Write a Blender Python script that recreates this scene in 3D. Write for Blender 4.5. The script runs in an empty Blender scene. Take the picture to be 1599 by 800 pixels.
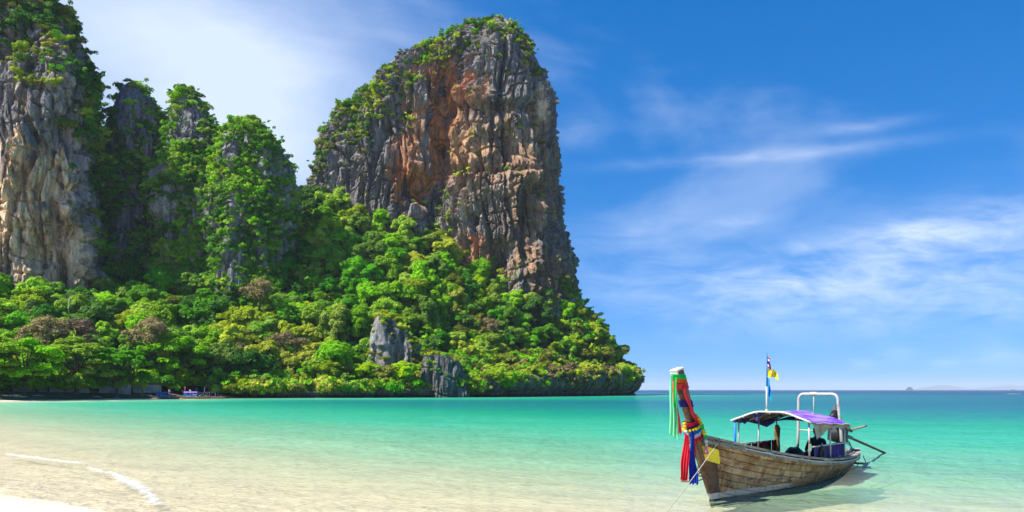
import bpy, math, random
import numpy as np
from mathutils import Vector, Matrix
random.seed(7)
RNG = np.random.default_rng(11)
scene = bpy.context.scene
COL = scene.collection
PI = math.pi

# ------------------------------------------------------------------ camera, sky, sun, exposure
CAM_H = 2.4; FOC = 1250.0; CX = 799.5; HZ = 609.0
cam_d = bpy.data.cameras.new('camera'); cam = bpy.data.objects.new('camera', cam_d); COL.objects.link(cam)
cam.location = (0, 0, CAM_H); cam.rotation_euler = (PI/2, 0, 0)
cam_d.sensor_width = 36; cam_d.lens = FOC/1599*36; cam_d.shift_y = (HZ-400)/1599
cam_d.clip_start = 0.1; cam_d.clip_end = 80000
scene.camera = cam
SUN_DIR = Vector((-0.75, -0.40, 1.0)).normalized()          # towards the sun
SUN_EL = math.asin(SUN_DIR.z); SUN_AZ = math.atan2(SUN_DIR.x, SUN_DIR.y)
sd = bpy.data.lights.new('sun', 'SUN'); sd.energy = 4.8; sd.angle = math.radians(0.53); sd.color = (1, 0.95, 0.86)
sun = bpy.data.objects.new('sun', sd); COL.objects.link(sun)
sun.rotation_euler = SUN_DIR.to_track_quat('Z', 'Y').to_euler(); sun.location = (-60, -40, 90)
scene.view_settings.view_transform = 'Standard'; scene.view_settings.look = 'None'
scene.view_settings.exposure = 0.95; scene.view_settings.gamma = 1.0
scene.view_settings.use_curve_mapping = False
scene.render.engine = 'CYCLES'
scene.cycles.use_denoising = True
scene.cycles.max_bounces = 8; scene.cycles.transparent_max_bounces = 16
scene.cycles.diffuse_bounces = 3; scene.cycles.glossy_bounces = 3; scene.cycles.transmission_bounces = 4
scene.cycles.caustics_reflective = False; scene.cycles.caustics_refractive = False

# ------------------------------------------------------------------ node helper
class NG:
    def __init__(s, tree):
        s.t = tree; s.t.nodes.clear()
    def n(s, typ, inputs=None, **kw):
        nd = s.t.nodes.new(typ)
        for k, v in kw.items(): setattr(nd, k, v)
        for k, v in (inputs or {}).items():
            if isinstance(v, bpy.types.NodeSocket): s.t.links.new(v, nd.inputs[k])
            else: nd.inputs[k].default_value = v
        return nd
    def math(s, op, a, b=None, clamp=False):
        d = {0: a}
        if b is not None: d[1] = b
        return s.n('ShaderNodeMath', d, operation=op, use_clamp=clamp).outputs[0]
    def noise(s, vec, scale, detail=4, rough=0.55, dist=0.0):
        return s.n('ShaderNodeTexNoise', {'Vector': vec, 'Scale': scale, 'Detail': detail, 'Roughness': rough, 'Distortion': dist}).outputs['Fac']
    def ramp(s, fac, stops, interp='LINEAR'):
        nd = s.n('ShaderNodeValToRGB', {0: fac}); cr = nd.color_ramp; cr.interpolation = interp
        while len(cr.elements) < len(stops): cr.elements.new(0.5)
        for e, (p, c) in zip(cr.elements, stops):
            e.position = p; e.color = (c, c, c, 1) if isinstance(c, (int, float)) else (*c, 1)
        return nd.outputs[0]
    def mix(s, fac, a, b, typ='MIX'):
        nd = s.n('ShaderNodeMix', data_type='RGBA', blend_type=typ)
        for i, v in ((0, fac), (6, a), (7, b)):
            if isinstance(v, bpy.types.NodeSocket): s.t.links.new(v, nd.inputs[i])
            elif i == 0: nd.inputs[0].default_value = v
            else: nd.inputs[i].default_value = (*v, 1) if len(v) == 3 else v
        return nd.outputs[2]
    def mapping(s, vec, scale=(1, 1, 1), loc=(0, 0, 0), rot=(0, 0, 0)):
        return s.n('ShaderNodeMapping', {'Vector': vec, 'Scale': scale, 'Location': loc, 'Rotation': rot}).outputs[0]
    def smooth(s, v, a, b):
        return s.n('ShaderNodeMapRange', {'Value': v, 'From Min': a, 'From Max': b, 'To Min': 0.0, 'To Max': 1.0}, interpolation_type='SMOOTHSTEP').outputs[0]

# ------------------------------------------------------------------ sky
world = bpy.data.worlds.new('World'); scene.world = world; world.use_nodes = True
g = NG(world.node_tree)
_dv = g.n('ShaderNodeTexCoord').outputs['Generated']
_lift = g.n('ShaderNodeVectorMath', {0: _dv, 1: (0, 0, 0.2)}, operation='ADD').outputs[0]     # sea air: no yellow band on the horizon
sky = g.n('ShaderNodeTexSky', {'Vector': g.n('ShaderNodeVectorMath', {0: _lift}, operation='NORMALIZE').outputs[0]}, sky_type='NISHITA', sun_disc=False, sun_elevation=SUN_EL, sun_rotation=SUN_AZ,
          altitude=0, air_density=1.0, dust_density=0.1, ozone_density=3.0)
dirv = g.n('ShaderNodeTexCoord').outputs['Generated']
sx = g.n('ShaderNodeSeparateXYZ', {0: dirv})
az = g.math('ARCTAN2', sx.outputs[0], sx.outputs[1]); el = g.math('ARCSINE', sx.outputs[2])
hsv = g.n('ShaderNodeHueSaturation', {'Color': sky.outputs[0], 'Saturation': 1.42, 'Value': 1.0, 'Hue': 0.505}).outputs[0]
def blob(a0, e0, sa, se):
    a = g.math('DIVIDE', g.math('SUBTRACT', az, a0), sa); e = g.math('DIVIDE', g.math('SUBTRACT', el, e0), se)
    return g.math('EXPONENT', g.math('MULTIPLY', g.math('ADD', g.math('MULTIPLY', a, a), g.math('MULTIPLY', e, e)), -1.0))
def sky_at(px, py): u = (px-CX)/FOC; v = (HZ-py)/FOC; return math.atan(u), math.atan(v/math.hypot(1, u))
cv = g.n('ShaderNodeCombineXYZ', {0: g.math('MULTIPLY', az, 1.0), 1: g.math('ADD', g.math('MULTIPLY', el, 2.5), g.math('MULTIPLY', az, 0.12)), 2: 3.7}).outputs[0]
wisp = g.noise(cv, 6.0, 8, 0.62, 0.9)
wisp2 = g.noise(g.mapping(cv, (1, 1, 1), (4.1, 2.3, 0)), 2.2, 6, 0.55, 0.3)
fine = g.noise(g.mapping(cv, (1, 1.5, 1), (1.7, 8.3, 0)), 11.0, 7, 0.65, 0.8)
# the veil over the left of the bay and the banks of wisps low over the sea
veil = None
for (px, py, wx, wy, s) in [(250, 60, 260, 180, 0.62), (420, 230, 190, 150, 0.66), (60, -60, 300, 150, 0.4)]:
    a0, e0 = sky_at(px, py); b = g.math('MULTIPLY', blob(a0, e0, wx/FOC, wy/FOC), s)
    veil = b if veil is None else g.math('ADD', veil, b)
bank = None
for (px, py, wx, wy, s) in [(1180, 450, 230, 46, 0.75), (1400, 375, 75, 20, 1.0), (1560, 345, 140, 34, 0.85), (1560, 440, 140, 60, 0.6), (1330, 430, 150, 28, 0.5),
                            (1190, 245, 200, 9, 0.45), (1350, 500, 320, 40, 0.35), (900, 205, 35, 22, 0.4), (1150, 345, 34, 9, 0.6), (1245, 388, 26, 10, 0.5),
                            (1555, 556, 46, 12, 0.8), (1405, 556, 24, 9, 0.5), (1350, 197, 60, 8, 0.35), (1475, 565, 20, 8, 0.5), (1000, 380, 130, 40, .35), (1345, 568, 16, 8, .45)]:
    a0, e0 = sky_at(px, py); b = g.math('MULTIPLY', blob(a0, e0, wx/FOC, wy/FOC), s)
    bank = b if bank is None else g.math('ADD', bank, b)
rest = g.math('MULTIPLY', g.smooth(wisp2, 0.52, 0.75), 0.30)
c1 = g.math('MULTIPLY', veil, g.smooth(wisp2, 0.05, 0.62))
c2 = g.math('MULTIPLY', bank, g.smooth(g.math('ADD', g.math('MULTIPLY', wisp, 0.55), g.math('MULTIPLY', fine, 0.45)), 0.28, 0.76))
cl = g.math('ADD', g.math('ADD', c1, c2), g.math('MULTIPLY', rest, g.smooth(el, 0.02, 0.25)), clamp=True)
cl = g.math('MULTIPLY', cl, 0.70)
skyc = g.mix(cl, hsv, (5.0, 5.5, 6.2))
bg = g.n('ShaderNodeBackground', {'Color': skyc, 'Strength': 0.11})
g.t.links.new(bg.outputs[0], g.n('ShaderNodeOutputWorld').inputs[0])

# ------------------------------------------------------------------ numpy noise
_pr = np.random.default_rng(5)
PERM = np.tile(_pr.permutation(256), 4); GR = _pr.normal(size=(256, 3)); GR /= np.linalg.norm(GR, axis=1)[:, None]
def pn(x, y, z):
    xi = np.floor(x).astype(np.int64); yi = np.floor(y).astype(np.int64); zi = np.floor(z).astype(np.int64)
    xf = x-xi; yf = y-yi; zf = z-zi
    u = xf*xf*xf*(xf*(xf*6-15)+10); v = yf*yf*yf*(yf*(yf*6-15)+10); w = zf*zf*zf*(zf*(zf*6-15)+10)
    xi &= 255; yi &= 255; zi &= 255
    r = 0
    for dx in (0, 1):
        wx = u if dx else 1-u
        hx = PERM[xi+dx]
        for dy in (0, 1):
            wy = v if dy else 1-v
            hy = PERM[hx+yi+dy]
            for dz in (0, 1):
                G = GR[PERM[hy+zi+dz]]
                r = r + wx*wy*(w if dz else 1-w)*(G[..., 0]*(xf-dx)+G[..., 1]*(yf-dy)+G[..., 2]*(zf-dz))
    return r*1.6
def fbm(x, y, z, o=4, gain=0.5):
    a = 1; s = 0; t = 0
    for i in range(o):
        s = s+a*pn(x, y, z); t += a; a *= gain; x = x*2.03+17.1; y = y*2.03+3.7; z = z*2.03+9.2
    return s/t
def ridge(x, y, z, o=3):
    a = 1; s = 0; t = 0
    for i in range(o):
        s = s+a*(1-2*np.abs(pn(x, y, z))); t += a; a *= 0.5; x = x*2.1+7.1; y = y*2.1+13.7; z = z*2.1+1.2
    return s/t
def sstep(a, b, x):
    t = np.clip((x-a)/(b-a), 0, 1); return t*t*(3-2*t)
def P(px, py, Y): return ((px-CX)/FOC*Y, Y, CAM_H+(HZ-py)/FOC*Y)
def topx(X, Y, Z): return CX+FOC*X/Y, HZ-FOC*(Z-CAM_H)/Y

# ------------------------------------------------------------------ object helpers
def link(name, data, parent=None):
    o = bpy.data.objects.new(name, data); COL.objects.link(o)
    if parent is not None: o.parent = parent
    return o
def tag(o, label=None, cat=None, group=None, kind=None):
    if label: o['label'] = label
    if cat: o['category'] = cat
    if group: o['group'] = group
    if kind: o['kind'] = kind
    return o
def empty(name, loc=(0, 0, 0), rz=0.0, parent=None):
    o = link(name, None, parent); o.location = loc; o.rotation_euler = (0, 0, rz); o.empty_display_size = 0.2
    return o
def quads_mesh(name, V, F, mat=None, smooth=False):
    me = bpy.data.meshes.new(name); V = np.asarray(V, np.float32).reshape(-1, 3); F = np.asarray(F, np.int32).reshape(-1, 4)
    me.vertices.add(len(V)); me.vertices.foreach_set('co', V.ravel())
    me.loops.add(F.size); me.loops.foreach_set('vertex_index', F.ravel())
    me.polygons.add(len(F)); me.polygons.foreach_set('loop_start', np.arange(0, F.size, 4, dtype=np.int32))
    me.polygons.foreach_set('use_smooth', np.full(len(F), smooth))
    me.update(calc_edges=True)
    if mat: me.materials.append(mat)
    return me
def fattr(me, name, vals):
    a = me.attributes.new(name, 'FLOAT', 'POINT'); a.data.foreach_set('value', np.asarray(vals, np.float32).ravel())
def cattr(me, name, cols):
    a = me.attributes.new(name, 'FLOAT_COLOR', 'POINT'); c = np.asarray(cols, np.float32).reshape(-1, 3)
    a.data.foreach_set('color', np.concatenate([c, np.ones((len(c), 1), np.float32)], 1).ravel())
def grid_faces(nr, nc, wrap=False):
    i = np.arange(nr-1)[:, None]*nc; j = np.arange(nc if wrap else nc-1)[None, :]; j2 = (j+1) % nc
    return np.stack([i+j, i+j2, i+nc+j2, i+nc+j], -1).reshape(-1, 4)

class MB:
    def __init__(s): s.v = []; s.f = []
    def add(s, V, F):
        b = len(s.v); s.v += [tuple(map(float, p)) for p in V]; s.f += [tuple(b+i for i in f) for f in F]; return s
    def box(s, c, d, M=None):
        x, y, z = (q/2 for q in d)
        V = [Vector((sx*x, sy*y, sz*z)) for sz in (-1, 1) for sy in (-1, 1) for sx in (-1, 1)]
        if M is not None: V = [M @ v for v in V]
        V = [v+Vector(c) for v in V]
        return s.add(V, [(0, 2, 3, 1), (4, 5, 7, 6), (0, 1, 5, 4), (2, 6, 7, 3), (0, 4, 6, 2), (1, 3, 7, 5)])
    def tube(s, pts, r, n=8, closed=False):
        pts = [Vector(p) for p in pts]; m = len(pts); R = r if hasattr(r, '__len__') else [r]*m
        V = []; up = Vector((0, 0, 1)); prev = None
        for i, p in enumerate(pts):
            a = pts[(i-1) % m] if (i > 0 or closed) else p; b = pts[(i+1) % m] if (i < m-1 or closed) else p
            t = (b-a).normalized()
            if prev is None:
                h = up if abs(t.z) < 0.9 else Vector((1, 0, 0)); x = t.cross(h).normalized()
            else:
                x = (prev-t*prev.dot(t)).normalized()
            prev = x; y = t.cross(x)
            for k in range(n):
                q = 2*PI*k/n; V.append(p+(x*math.cos(q)+y*math.sin(q))*R[i])
        F = []
        for i in range(m if closed else m-1):
            for k in range(n):
                k2 = (k+1) % n; i2 = (i+1) % m
                F.append((i*n+k, i*n+k2, i2*n+k2, i2*n+k))
        if not closed: F += [tuple(range(n-1, -1, -1)), tuple((m-1)*n+k for k in range(n))]
        return s.add(V, F)
    def sheet(s, rows, thick=0.0, nrm=None):
        nr, nc = len(rows), len(rows[0]); V = [Vector(p) for r in rows for p in r]
        F = [(i*nc+j, i*nc+j+1, (i+1)*nc+j+1, (i+1)*nc+j) for i in range(nr-1) for j in range(nc-1)]
        if thick:
            V0 = list(V); N = []
            for i in range(nr):
                for j in range(nc):
                    a = V0[min(i+1, nr-1)*nc+j]-V0[max(i-1, 0)*nc+j]; b = V0[i*nc+min(j+1, nc-1)]-V0[i*nc+max(j-1, 0)]
                    N.append(b.cross(a).normalized() if b.cross(a).length > 1e-9 else Vector((0, 0, 1)))
            k = len(V0); V = V0+[v-q*thick for v, q in zip(V0, N)]
            F += [tuple(x+k for x in f[::-1]) for f in list(F)]
            rim = [j for j in range(nc)]+[i*nc+nc-1 for i in range(1, nr)]+[(nr-1)*nc+j for j in range(nc-2, -1, -1)]+[i*nc for i in range(nr-2, 0, -1)]
            for a, b in zip(rim, rim[1:]+rim[:1]): F.append((b, a, a+k, b+k))
        return s.add(V, F)
    def ball(s, c, r, nu=8, nv=6, sc=(1, 1, 1)):
        V = [(c[0], c[1], c[2]-r*sc[2])]
        for i in range(1, nv):
            for j in range(nu):
                th = PI*i/nv; ph = 2*PI*j/nu
                V.append((c[0]+r*sc[0]*math.sin(th)*math.cos(ph), c[1]+r*sc[1]*math.sin(th)*math.sin(ph), c[2]-r*sc[2]*math.cos(th)))
        V.append((c[0], c[1], c[2]+r*sc[2])); F = []
        for j in range(nu):
            F.append((0, 1+(j+1) % nu, 1+j)); F.append((len(V)-1, 1+(nv-2)*nu+j, 1+(nv-2)*nu+(j+1) % nu))
            for i in range(nv-2): F.append((1+i*nu+j, 1+i*nu+(j+1) % nu, 1+(i+1)*nu+(j+1) % nu, 1+(i+1)*nu+j))
        return s.add(V, F)
    def build(s, name, mat, parent=None, smooth=False, base=False, xf=None):
        V = s.v
        if xf is not None: V = [tuple(xf @ Vector(p)) for p in V]
        o0 = Vector((0, 0, 0))
        if base:
            a = np.array(V); o0 = Vector(((a[:, 0].min()+a[:, 0].max())/2, (a[:, 1].min()+a[:, 1].max())/2, a[:, 2].min()))
            V = [tuple(Vector(p)-o0) for p in V]
        me = bpy.data.meshes.new(name); me.from_pydata(V, [], s.f); me.update()
        if smooth: me.polygons.foreach_set('use_smooth', [True]*len(me.polygons))
        if mat: me.materials.append(mat)
        o = link(name, me, parent); o.location = o0
        return o

# ------------------------------------------------------------------ materials
def new_mat(name):
    m = bpy.data.materials.new(name); m.use_nodes = True; return m, NG(m.node_tree)
def finish(g, bsdf): g.t.links.new(bsdf, g.n('ShaderNodeOutputMaterial').inputs[0])
def plain(name, col, rough=0.7, var=0.25, scale=6.0, bump=0.15, metal=0.0, spec=0.3, stretch=(1, 1, 1), col2=None, lo=0.4, hi=0.65):
    m, g = new_mat(name); tc = g.n('ShaderNodeTexCoord').outputs['Object']; v = g.mapping(tc, stretch)
    n1 = g.noise(v, scale, 6, 0.6)
    c2 = col2 or tuple(c*(1-var) for c in col)
    c = g.mix(g.smooth(n1, lo, hi), col, c2)
    n2 = g.noise(v, scale*5, 4, 0.6)
    c = g.mix(0.5, c, g.ramp(n2, [(0.3, 1-var), (0.7, 1.0)]), 'MULTIPLY')
    b = g.n('ShaderNodeBump', {'Strength': bump, 'Distance': 0.02, 'Height': n2}).outputs[0]
    p = g.n('ShaderNodeBsdfPrincipled', {'Base Color': c, 'Roughness': rough, 'Metallic': metal, 'Normal': b, 'Specular IOR Level': spec})
    finish(g, p.outputs[0]); return m

def leaf_mat(name, c1, c2, trans=0.35, rand=0.28):
    m, g = new_mat(name)
    t = g.n('ShaderNodeAttribute', attribute_name='tint').outputs['Fac']
    oi = g.n('ShaderNodeObjectInfo').outputs['Random']
    tc = g.n('ShaderNodeTexCoord').outputs['Object']
    n = g.noise(tc, 0.35, 3, 0.5)
    f = g.math('ADD', g.math('MULTIPLY', t, 0.6), g.math('MULTIPLY', g.math('SUBTRACT', n, 0.3), 0.8), clamp=True)
    c = g.mix(f, c1, c2)
    hs = g.n('ShaderNodeHueSaturation', {'Color': c, 'Hue': g.math('ADD', 0.5-0.03, g.math('MULTIPLY', oi, 0.05)), 'Saturation': g.math('ADD', 0.9, g.math('MULTIPLY', oi, 0.15)),
                                         'Value': g.math('ADD', 1-rand, g.math('MULTIPLY', g.math('FRACT', g.math('MULTIPLY', oi, 7.3)), 2*rand))}).outputs[0]
    d = g.n('ShaderNodeBsdfPrincipled', {'Base Color': hs, 'Roughness': 0.55, 'Specular IOR Level': 0.18})
    tr = g.n('ShaderNodeBsdfTranslucent', {'Color': g.mix(1.0, hs, (1.15, 1.1, 0.5), 'MULTIPLY')})
    finish(g, g.n('ShaderNodeMixShader', {0: trans, 1: d.outputs[0], 2: tr.outputs[0]}).outputs[0]); return m
LEAF = {
 'bright': leaf_mat('leaf_bright', (0.20, 0.44, 0.003), (0.33, 0.55, 0.004)),
 'green': leaf_mat('leaf_green', (0.09, 0.30, 0.004), (0.18, 0.42, 0.006)),
 'dark': leaf_mat('leaf_dark', (0.035, 0.15, 0.008), (0.085, 0.25, 0.010)),
 'yellow': leaf_mat('leaf_yellow', (0.30, 0.43, 0.004), (0.45, 0.52, 0.006)),
 'olive': leaf_mat('leaf_olive', (0.15, 0.20, 0.014), (0.26, 0.29, 0.02)),
 'dry': leaf_mat('leaf_dry', (0.18, 0.13, 0.06), (0.30, 0.23, 0.10), 0.2),
}
BARK = plain('bark', (0.13, 0.10, 0.07), 0.9, 0.5, 3.0, 0.6, stretch=(3, 3, 0.6))
def rock_mat():
    m, g = new_mat('limestone')
    tc = g.n('ShaderNodeTexCoord').outputs['Object']
    col = g.n('ShaderNodeAttribute', attribute_name='col').outputs['Color']
    vs = g.mapping(tc, (1, 1, 0.14)); vm = g.mapping(tc, (1, 1, 0.4))
    st = g.noise(vs, 0.55, 7, 0.68, 0.4); st2 = g.noise(vm, 0.22, 6, 0.6); sp = g.noise(tc, 1.6, 6, 0.7)
    c = g.mix(1.0, col, g.ramp(st, [(0.32, 0.30), (0.45, 0.9), (0.60, 1.35), (0.75, 0.7)]), 'MULTIPLY')
    drip = g.noise(g.mapping(tc, (1, 1, 0.06)), 0.28, 6, 0.62, 0.2)
    c = g.mix(g.math('MULTIPLY', g.smooth(drip, 0.55, 0.66), 0.62), c, g.mix(1.0, c, (0.26, 0.27, 0.30), 'MULTIPLY'))
    c = g.mix(0.65, c, g.ramp(sp, [(0.33, 0.45), (0.5, 1.0), (0.7, 1.3)]), 'MULTIPLY')
    c = g.mix(g.math('MULTIPLY', g.smooth(st2, 0.55, 0.72), 0.6), c, g.mix(1.0, c, (0.42, 0.44, 0.5), 'MULTIPLY'))
    bh = g.math('ADD', g.math('MULTIPLY', st, 1.2), g.math('MULTIPLY', sp, 0.6))
    b = g.n('ShaderNodeBump', {'Strength': 0.9, 'Distance': 1.3, 'Height': bh}).outputs[0]
    finish(g, g.n('ShaderNodeBsdfPrincipled', {'Base Color': c, 'Roughness': 0.92, 'Normal': b, 'Specular IOR Level': 0.15}).outputs[0]); return m
ROCK = rock_mat()
def soil_mat():
    m, g = new_mat('forest_floor'); tc = g.n('ShaderNodeTexCoord').outputs['Object']
    c = g.ramp(g.noise(tc, 0.4, 5, 0.6), [(0.35, (0.03, 0.05, 0.012)), (0.6, (0.06, 0.08, 0.02)), (0.75, (0.10, 0.08, 0.045))])
    finish(g, g.n('ShaderNodeBsdfPrincipled', {'Base Color': c, 'Roughness': 0.95}).outputs[0]); return m
SOIL = soil_mat()

# ------------------------------------------------------------------ the shoreline, the sand sheet and the sea
SHORE = np.array([(3000, -900), (200, -60), (60, -8), (20, 3), (6, 8.2), (-2, 12.0), (-8.6, 16.4), (-11.9, 18.9), (-30, 37), (-60, 70), (-95, 107), (-116, 140), (-109, 168),
    (-98, 203), (-82, 228), (-56, 236), (-30, 247), (-14, 256), (6, 276), (24, 302), (38, 322), (49, 336), (54, 350), (48, 385), (20, 430), (-80, 520), (-400, 900), (-3000, 6000)], float)
WPOLY = np.vstack([SHORE, [(-3000, 40000), (40000, 40000), (40000, -900)]])
def shore_dist(X, Y):
    """signed distance to the shoreline, positive over water"""
    X = np.asarray(X, float); Y = np.asarray(Y, float); d = np.full(X.shape, 1e12)
    for (ax, ay), (bx, by) in zip(SHORE[:-1], SHORE[1:]):
        dx, dy = bx-ax, by-ay; t = np.clip(((X-ax)*dx+(Y-ay)*dy)/(dx*dx+dy*dy), 0, 1)
        d = np.minimum(d, (X-ax-t*dx)**2+(Y-ay-t*dy)**2)
    d = np.sqrt(d); ins = np.zeros(X.shape, bool); n = len(WPOLY)
    for i in range(n):
        ax, ay = WPOLY[i]; bx, by = WPOLY[(i+1) % n]
        c = ((ay > Y) != (by > Y))
        with np.errstate(divide='ignore', invalid='ignore'):
            xc = (bx-ax)*(Y-ay)/(by-ay if by != ay else 1e-9)+ax
        ins ^= c & (X < xc)
    return np.where(ins, d, -d)
def ground_z(X, Y):
    d = shore_dist(X, Y)
    wob = 0.9*fbm(X*0.12, Y*0.12, 0*X, 3)+0.35*fbm(X*0.6, Y*0.6, 0*X+4, 2)
    far = np.clip(np.hypot(X, Y)/120, 0, 1)
    dd = d+wob*(1-far)
    water = -(0.034*dd+0.00042*dd**2)
    water = np.where(dd > 60, -(0.034*60+0.00042*3600)-(dd-60)*0.03, water)
    water = water-1.7*sstep(-92, -72, X)*sstep(215, 235, Y)*sstep(0, 2, dd)
    z = np.where(dd > 0, np.maximum(water, -14), np.minimum(-dd*0.055, 1.5+0*dd))
    return z
ang_f = np.linspace(-0.64, 0.64, 520)
ang = np.concatenate([np.linspace(-PI*0.62, -0.65, 60), ang_f, np.linspace(0.65, PI*0.62, 60)])
rad = np.concatenate([np.geomspace(8.0, 60, 210, endpoint=False), np.geomspace(60, 400, 90, endpoint=False), np.geomspace(400, 26000, 50)])
def polar(ang, rad):
    A, R = np.meshgrid(ang, rad); return R*np.sin(A), R*np.cos(A)
# sand: one sheet from under the camera to the horizon
sa = np.concatenate([np.linspace(-PI, -0.7, 80, endpoint=False), np.linspace(-0.7, 0.7, 200, endpoint=False), np.linspace(0.7, PI, 80)])
sr = np.concatenate([[0.01], np.geomspace(1.0, 80, 150, endpoint=False), np.geomspace(80, 27000, 60)])
SX, SY = polar(sa, sr); SZ = ground_z(SX, SY)
near = np.hypot(SX, SY) < 60
SZ = SZ+np.where(near, 0.035*fbm(SX*0.35, SY*0.35, 0*SX+8, 4)+0.006*pn(SX*0.5*3+SY*2.2, SY*1.6-SX*1.2, 0*SX), 0)
me = quads_mesh('sand', np.stack([SX, SY, SZ], -1), grid_faces(len(sr), len(sa)), None, True)
m, g = new_mat('sand'); tc = g.n('ShaderNodeTexCoord').outputs['Object']
zz = g.n('ShaderNodeSeparateXYZ', {0: tc}).outputs[2]
n1 = g.noise(tc, 0.5, 6, 0.6); n2 = g.noise(tc, 6.0, 6, 0.65); n3 = g.noise(tc, 60.0, 3, 0.6)
wet = g.smooth(g.math('ADD', zz, g.math('MULTIPLY', g.math('SUBTRACT', n1, 0.5), 0.10)), 0.0, 0.10)
c = g.mix(wet, (0.90, 0.69, 0.475), (0.76, 0.66, 0.56))
c = g.mix(0.5, c, g.ramp(n1, [(0.3, 0.74), (0.7, 1.0)]), 'MULTIPLY')
c = g.mix(0.5, c, g.ramp(n3, [(0.3, 0.8), (0.7, 1.0)]), 'MULTIPLY')
rip = g.n('ShaderNodeTexWave', {'Vector': g.mapping(tc, (1, 1, 1), (0, 0, 0), (0, 0, 0.75)), 'Scale': 0.9, 'Distortion': 7.0, 'Detail': 3.0, 'Detail Scale': 1.2}, wave_type='BANDS').outputs['Fac']
bh = g.math('ADD', g.math('MULTIPLY', n2, 0.6), g.math('MULTIPLY', rip, 0.5))
b = g.n('ShaderNodeBump', {'Strength': 0.5, 'Distance': 0.05, 'Height': bh}).outputs[0]
p = g.n('ShaderNodeBsdfPrincipled', {'Base Color': c, 'Roughness': g.mix(wet, (.45,)*3, (.95,)*3), 'Normal': b, 'Specular IOR Level': 0.3}); finish(g, p.outputs[0])
me.materials.append(m); tag(link('sand', me), 'pale sand of the beach running down under the clear shallow water', kind='structure')

# sea
WX, WY = polar(ang, rad); R = np.hypot(WX, WY)
G0 = ground_z(WX, WY); depth = np.maximum(-G0, 0); offsh = np.clip((shore_dist(WX, WY)-60)/26, 0, 60)
amp = sstep(0.0, 0.5, depth)*0.8+0.2
w = 0.055*fbm(WX*0.42+WY*0.25, WY*0.55-WX*0.3, 0*WX, 3)*sstep(400, 60, R)
w += 0.028*fbm(WX*1.3+WY*0.5, WY*1.9-WX*0.9, 0*WX+5, 3)*sstep(70, 20, R)
w += 0.016*ridge(WX*0.75+WY*0.35, WY*1.0-WX*0.5, 0*WX+15, 2)*sstep(90, 25, R)
d0 = shore_dist(WX, WY)
for c0, wd, hh in ((4.2, 0.5, 0.12), (9.0, 0.7, 0.10), (14.5, 1.0, 0.12), (22, 1.4, 0.12), (31, 1.6, .12), (42, 2.0, .12)):      # low swells rolling in to the beach
    q = d0-c0-1.6*pn(WX*0.06, WY*0.06, 0*WX+c0); w += hh*np.exp(-(q/wd)**2)*sstep(80, 40, R)*(0.4+0.6*sstep(-.3, .3, pn(WX*0.09, WY*0.09, 0*WX+2*c0)))
WZ = w*amp
me = quads_mesh('sea', np.stack([WX, WY, WZ], -1), grid_faces(len(rad), len(ang)), None, True)
fattr(me, 'depth', depth+offsh); fattr(me, 'dist', R)
m, g = new_mat('sea_water'); tc = g.n('ShaderNodeTexCoord').outputs['Object']
dp = g.n('ShaderNodeAttribute', attribute_name='depth').outputs['Fac']
# what the water itself scatters back: clear over the sand, turquoise, then deep blue-green offshore
pn1 = g.noise(g.mapping(tc, (0.6, 1.0, 1), (0, 0, 0), (0, 0, 0.3)), 0.035, 4, 0.6)
dpn = g.math('MULTIPLY', dp, g.math('ADD', 0.7, g.math('MULTIPLY', pn1, 0.6)))
f = g.math('DIVIDE', dpn, 60.0)
body = g.ramp(g.math('POWER', f, 0.5), [(0.0, (0.83, 0.65, 0.45)), (0.05, (0.57, 0.63, 0.41)), (0.09, (0.26, 0.58, 0.35)), (0.155, (0.052, 0.40, 0.24)), (0.22, (0.012, 0.275, 0.16)), (0.27, (0.009, 0.185, 0.155)), (0.34, (0.007, 0.13, 0.155)), (0.5, (0.004, 0.07, 0.125)), (0.8, (0.003, 0.04, 0.10))])
op = g.math('SUBTRACT', 1.0, g.math('EXPONENT', g.math('MULTIPLY', dpn, -1.25)))
op = g.math('MULTIPLY', op, 0.985)
va = g.mapping(tc, (0.75, 1.0, 1), (0, 0, 0), (0, 0, 0.45))
h1 = g.noise(va, 0.9, 5, 0.6); h2 = g.noise(va, 3.6, 4, 0.6); h3 = g.noise(g.mapping(tc, (0.5, 1.0, 1), (0, 0, 0), (0, 0, -0.2)), 0.16, 3, 0.5)
hh = g.math('ADD', g.math('ADD', g.math('MULTIPLY', h1, 0.30), g.math('MULTIPLY', h2, 0.07)), g.math('MULTIPLY', h3, 1.0))
bmp = g.n('ShaderNodeBump', {'Strength': 1.0, 'Distance': 1.1, 'Height': hh}).outputs[0]
tr = g.n('ShaderNodeBsdfTransparent', {'Color': (0.93, 0.985, 0.96, 1)}).outputs[0]
di = g.n('ShaderNodeBsdfDiffuse', {'Color': body, 'Normal': bmp}).outputs[0]
inner = g.n('ShaderNodeMixShader', {0: op, 1: tr, 2: di}).outputs[0]
gl = g.n('ShaderNodeBsdfGlossy', {'Color': (0.9, 0.95, 1.0, 1), 'Roughness': 0.06, 'Normal': bmp}).outputs[0]
fr = g.n('ShaderNodeFresnel', {'IOR': 1.33, 'Normal': bmp}).outputs[0]
fr = g.math('MULTIPLY', fr, 0.5)
finish(g, g.n('ShaderNodeMixShader', {0: fr, 1: inner, 2: gl}).outputs[0])
me.materials.append(m); tag(link('sea', me), 'clear turquoise sea turning deep blue towards the horizon', kind='structure')

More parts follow.
